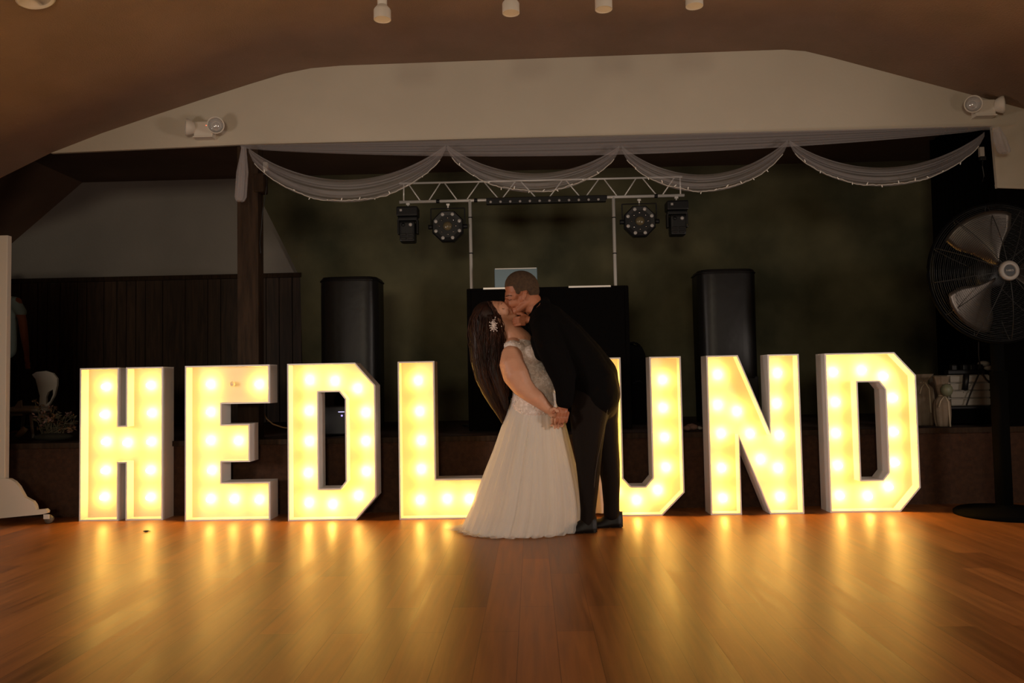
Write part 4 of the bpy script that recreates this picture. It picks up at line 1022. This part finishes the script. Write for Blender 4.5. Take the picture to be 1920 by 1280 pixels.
# ---------------------------------------------------------------- groom
groom = thing('person', 'man in a black suit with short brown hair, bending down to kiss the bride', 'person', (F(1112, 985).x, FY, 0))
def groom_body(bm):
    el(bm, 978, 538, 32, 29, 24.5, 0, 20)
    el(bm, 965.5, 553, 19, 21, 19.5, 0, 10); el(bm, 984, 556, 22, 22, 20); el(bm, 968, 566, 16, 15, 17)
    ch(bm, [(990, 566, 15), (978, 577, 11), (967, 583, 8.5)], 1.2)
    for s_ in (-1, 1):
        ch(bm, [(993, 566, 9, .045*s_), (974, 580, 7.5, .03*s_)]); el(bm, 962, 568, 9, 9, 5, .042*s_)
        el(bm, 951, 559, 4.5, 3.2, 8, .028*s_, 20)
        el(bm, 982.5, 557, 4.6, 8, 2.6, .090*s_, 18); el(bm, 984.5, 551, 4, 3.5, 2.6, .094*s_); el(bm, 981, 563, 3, 3.4, 2.4, .090*s_)
    ch(bm, [(950.5, 560, 3.2), (948.5, 567, 3.6), (949, 571, 4.2)]); ch(bm, [(953, 573, 3.2, -.009), (953, 573, 3.2, .009)])
    ch(bm, [(957.5, 578, 3, -.012), (957.5, 578, 3, .012)]); ch(bm, [(961.5, 582, 3, -.01), (961.5, 582, 3, .01)])
    ch(bm, [(990, 560, 21), (1000, 572, 20), (1022, 592, 24)], 1.0)
    ch(bm, [(1025, 600, 28), (1060, 645, 34), (1100, 695, 36)], 1.2)
    # far hand cupping her jaw: wrist, palm, fingers and thumb
    ch(bm, [(1008, 606, 8, -.05), (995, 601, 7.5, -.07)]); el(bm, 985, 600, 9.5, 8.5, 4.5, -.078, -10)
    for k in range(4):
        y = 596+k*4.6; e = (0, 1.5, 1, -1.5)[k]
        finger(bm, [(984, y, 2.5, -.09), (975-e, y+.5, 2.4, -.104), (968.5-e, y+1.5, 2.2, -.098), (964-e, y+2, 2.0, -.080)])
    finger(bm, [(986, 594, 3.6, -.075), (978, 590, 3.4, -.085), (971, 589.5, 3.0, -.08)])
    # near hand over hers
    ch(bm, [(1056, 742, 10.5, -.215), (1054, 760, 9.5, -.215)]); el(bm, 1052, 768, 10.5, 9.5, 6, -.218, 20)
    for k in range(4):
        x = 1042.5+k*5.9
        finger(bm, [(x+2.0, 770+k*.4, 3.0, -.226), (x, 779, 2.75, -.246), (x-1.0, 786+(0, 2, 1.5, -1)[k], 2.5, -.240), (x-1.5, 789+(0, 2, 1.5, -1)[k], 2.2, -.222)])
    finger(bm, [(1047, 763, 3.4, -.218), (1040, 765, 3.0, -.230), (1035.5, 771, 2.6, -.232)])
blob('body', groom_body, .0036, M['skin_tan'], groom, 3)
def g_hair(bm):
    el(bm, 978.5, 537, 33, 30.2, 25.6, 0, 20); el(bm, 988, 546, 24, 22, 23.5)
    for s_ in (-1, 1): el(bm, 970, 545, 8, 11, 5, .066*s_)
gh = blob('short_hair', g_hair, .005, M['hairshort'], groom, 4)
pmx = parent_matrix(groom)
bmx = bmesh.new(); bmx.from_mesh(gh.data); kill = []
def hairline(x):
    tb_ = [(940, 541), (952, 539), (961, 539), (965, 546), (968, 553), (974, 555), (977, 549), (988, 547), (992, 555), (1003, 563), (1015, 566)]
    for (a, ya), (b, yb) in zip(tb_, tb_[1:]):
        if a <= x <= b: return lerp(ya, yb, (x-a)/(b-a))
    return 541 if x < 940 else 566
for v in bmx.verts:
    x, y = zpx(v.co)
    if y > hairline(x): kill.append(v)
bmesh.ops.delete(bmx, geom=kill, context='VERTS'); bmx.to_mesh(gh.data); bmx.free()
bm = bmesh.new(); tube(bm, [F(952, 563, -.064), F(956, 564.5, -.072), F(960, 563.5, -.074)], .002, 6); tube(bm, [F(949, 557, -.056), F(954, 555.5, -.070), F(960, 557, -.076)], .0026, 6); obj('lashes_and_brow', bm, M['hairshort'], groom, True)
def jacket(bm):
    ch(bm, [(1012, 590, 22), (1024, 598, 30)], 1.1)
    ch(bm, [(1020, 567, 12), (1016, 577, 17), (1012, 592, 21)], 1.25)
    ch(bm, [(1026, 604, 33, -.10), (1026, 604, 33, .10)])
    for s_ in (-1, 1): ch(bm, [(1030, 606, 30, .12*s_), (1062, 645, 36, .10*s_), (1092, 684, 40, .08*s_), (1112, 715, 42, .07*s_), (1120, 742, 40, .075*s_)])
    ch(bm, [(1028, 604, 35), (1058, 640, 43), (1088, 678, 47), (1110, 708, 49), (1119, 738, 44)], 1.1)
    # near arm
    ch(bm, [(1022, 618, 27, -.17), (1030, 650, 26, -.20), (1044, 685, 24, -.215), (1054, 708, 22, -.22), (1057, 730, 18, -.22), (1056, 750, 15.5, -.215)])
    # far arm round to her jaw, and lapel edge
    ch(bm, [(1018, 612, 24, .05), (1004, 606, 17, -.02), (1000, 603, 13, -.055)])
    ch(bm, [(1012, 600, 18, .0), (1010, 640, 14, .02), (1018, 665, 12, .03)])
    ch(bm, [(1010, 640, 16, -.12), (1016, 662, 16, -.13)])
blob('jacket', jacket, .0065, M['suit'], groom, 5)
bm = bmesh.new(); lathe(bm, [(.030*1, -.006), (.034, 0), (.036, .012), (.03, .014)], F(1056, 757, -.215), Vector((-.05, 0, 1)), 20); obj('shirt_cuff', bm, M['suit'], groom, True)
bm = bmesh.new(); tube(bm, [F(997, 590, -.10), F(1003, 577, -.09), F(1014, 566, -.05), F(1018, 564, 0)], .009, 8); obj('collar', bm, M['suit'], groom, True)
def trousers(bm):
    ch(bm, [(1118, 728, 44), (1117, 752, 43)], 1.0)
    ch(bm, [(1108, 745, 38, -.07), (1102, 790, 32, -.09), (1101, 835, 26, -.11), (1101, 870, 22.5, -.12), (1101, 915, 17.5, -.13), (1100, 950, 14, -.135), (1099, 975, 14, -.14)])
    ch(bm, [(1124, 745, 39, .07), (1130, 790, 30, .05), (1138, 830, 23, .04), (1142, 865, 21, .035), (1146, 905, 17.5, .03), (1147, 945, 15, .025), (1147, 962, 15, .02)])
    ch(bm, [(1085, 780, 18, -.1), (1086, 840, 12, -.11)])
tr = blob('trousers', trousers, .0065, M['trouser'], groom, 5)
bm = bmesh.new(); tube(bm, [F(1138, 748, -.17), F(1128, 800, -.185), F(1117, 850, -.20), F(1112, 880, -.195)], .0016, 5); tube(bm, [F(1112, 880, -.195), F(1108, 930, -.175), F(1106, 968, -.16)], .0016, 5); obj('trouser_crease', bm, mat('crease_highlight', (.05, .035, .025), .7), tr)  # paler strips: the light along the trouser creases put into their colour
def shoe(px_toe, px_heel, yb, Y, name='shoe'):
    # sole and upper, toe pointing left towards the bride
    a = P(px_toe, yb, Y); b = P(px_heel, yb, Y); L_ = b.x-a.x; W_ = .048
    bm = bmesh.new()
    def f(u, v):
        a_ = 2*math.pi*u; s_ = v
        x = a.x+L_*s_; wd = W_*(.25+.95*math.sin(math.pi*min(1, s_*1.25+.08))**.6) if s_ < .55 else W_*(1.0-.35*(s_-.55)) if s_ < .93 else W_*.62
        hgt = .035+.02*s_*2 if s_ < .45 else .054+.05*min(1, (s_-.45)/.3)
        if s_ < .08: hgt *= .6+s_*5
        if s_ > .93: hgt *= .93
        return Vector((x, Y+math.cos(a_)*wd, .006+max(-.0, math.sin(a_))*hgt+ (0 if math.sin(a_) > 0 else 0)))
    V = grid(bm, f, 24, 22, True); bm.faces.new(V[0]); bm.faces.new(V[-1]); o = obj(name, bm, M['shoe'], groom, True)
    bm = bmesh.new()
    box(bm, (a.x+L_*.83, Y, .014), (L_*.28, W_*1.7, .026), bev=.004); box(bm, (a.x+L_*.33, Y, .007), (L_*.62, W_*1.75, .012), bev=.004); obj('sole', bm, M['shoe'], o)
shoe(1046, 1119, 990, FY-.15)
shoe(1095, 1167, 975, FY+.03)
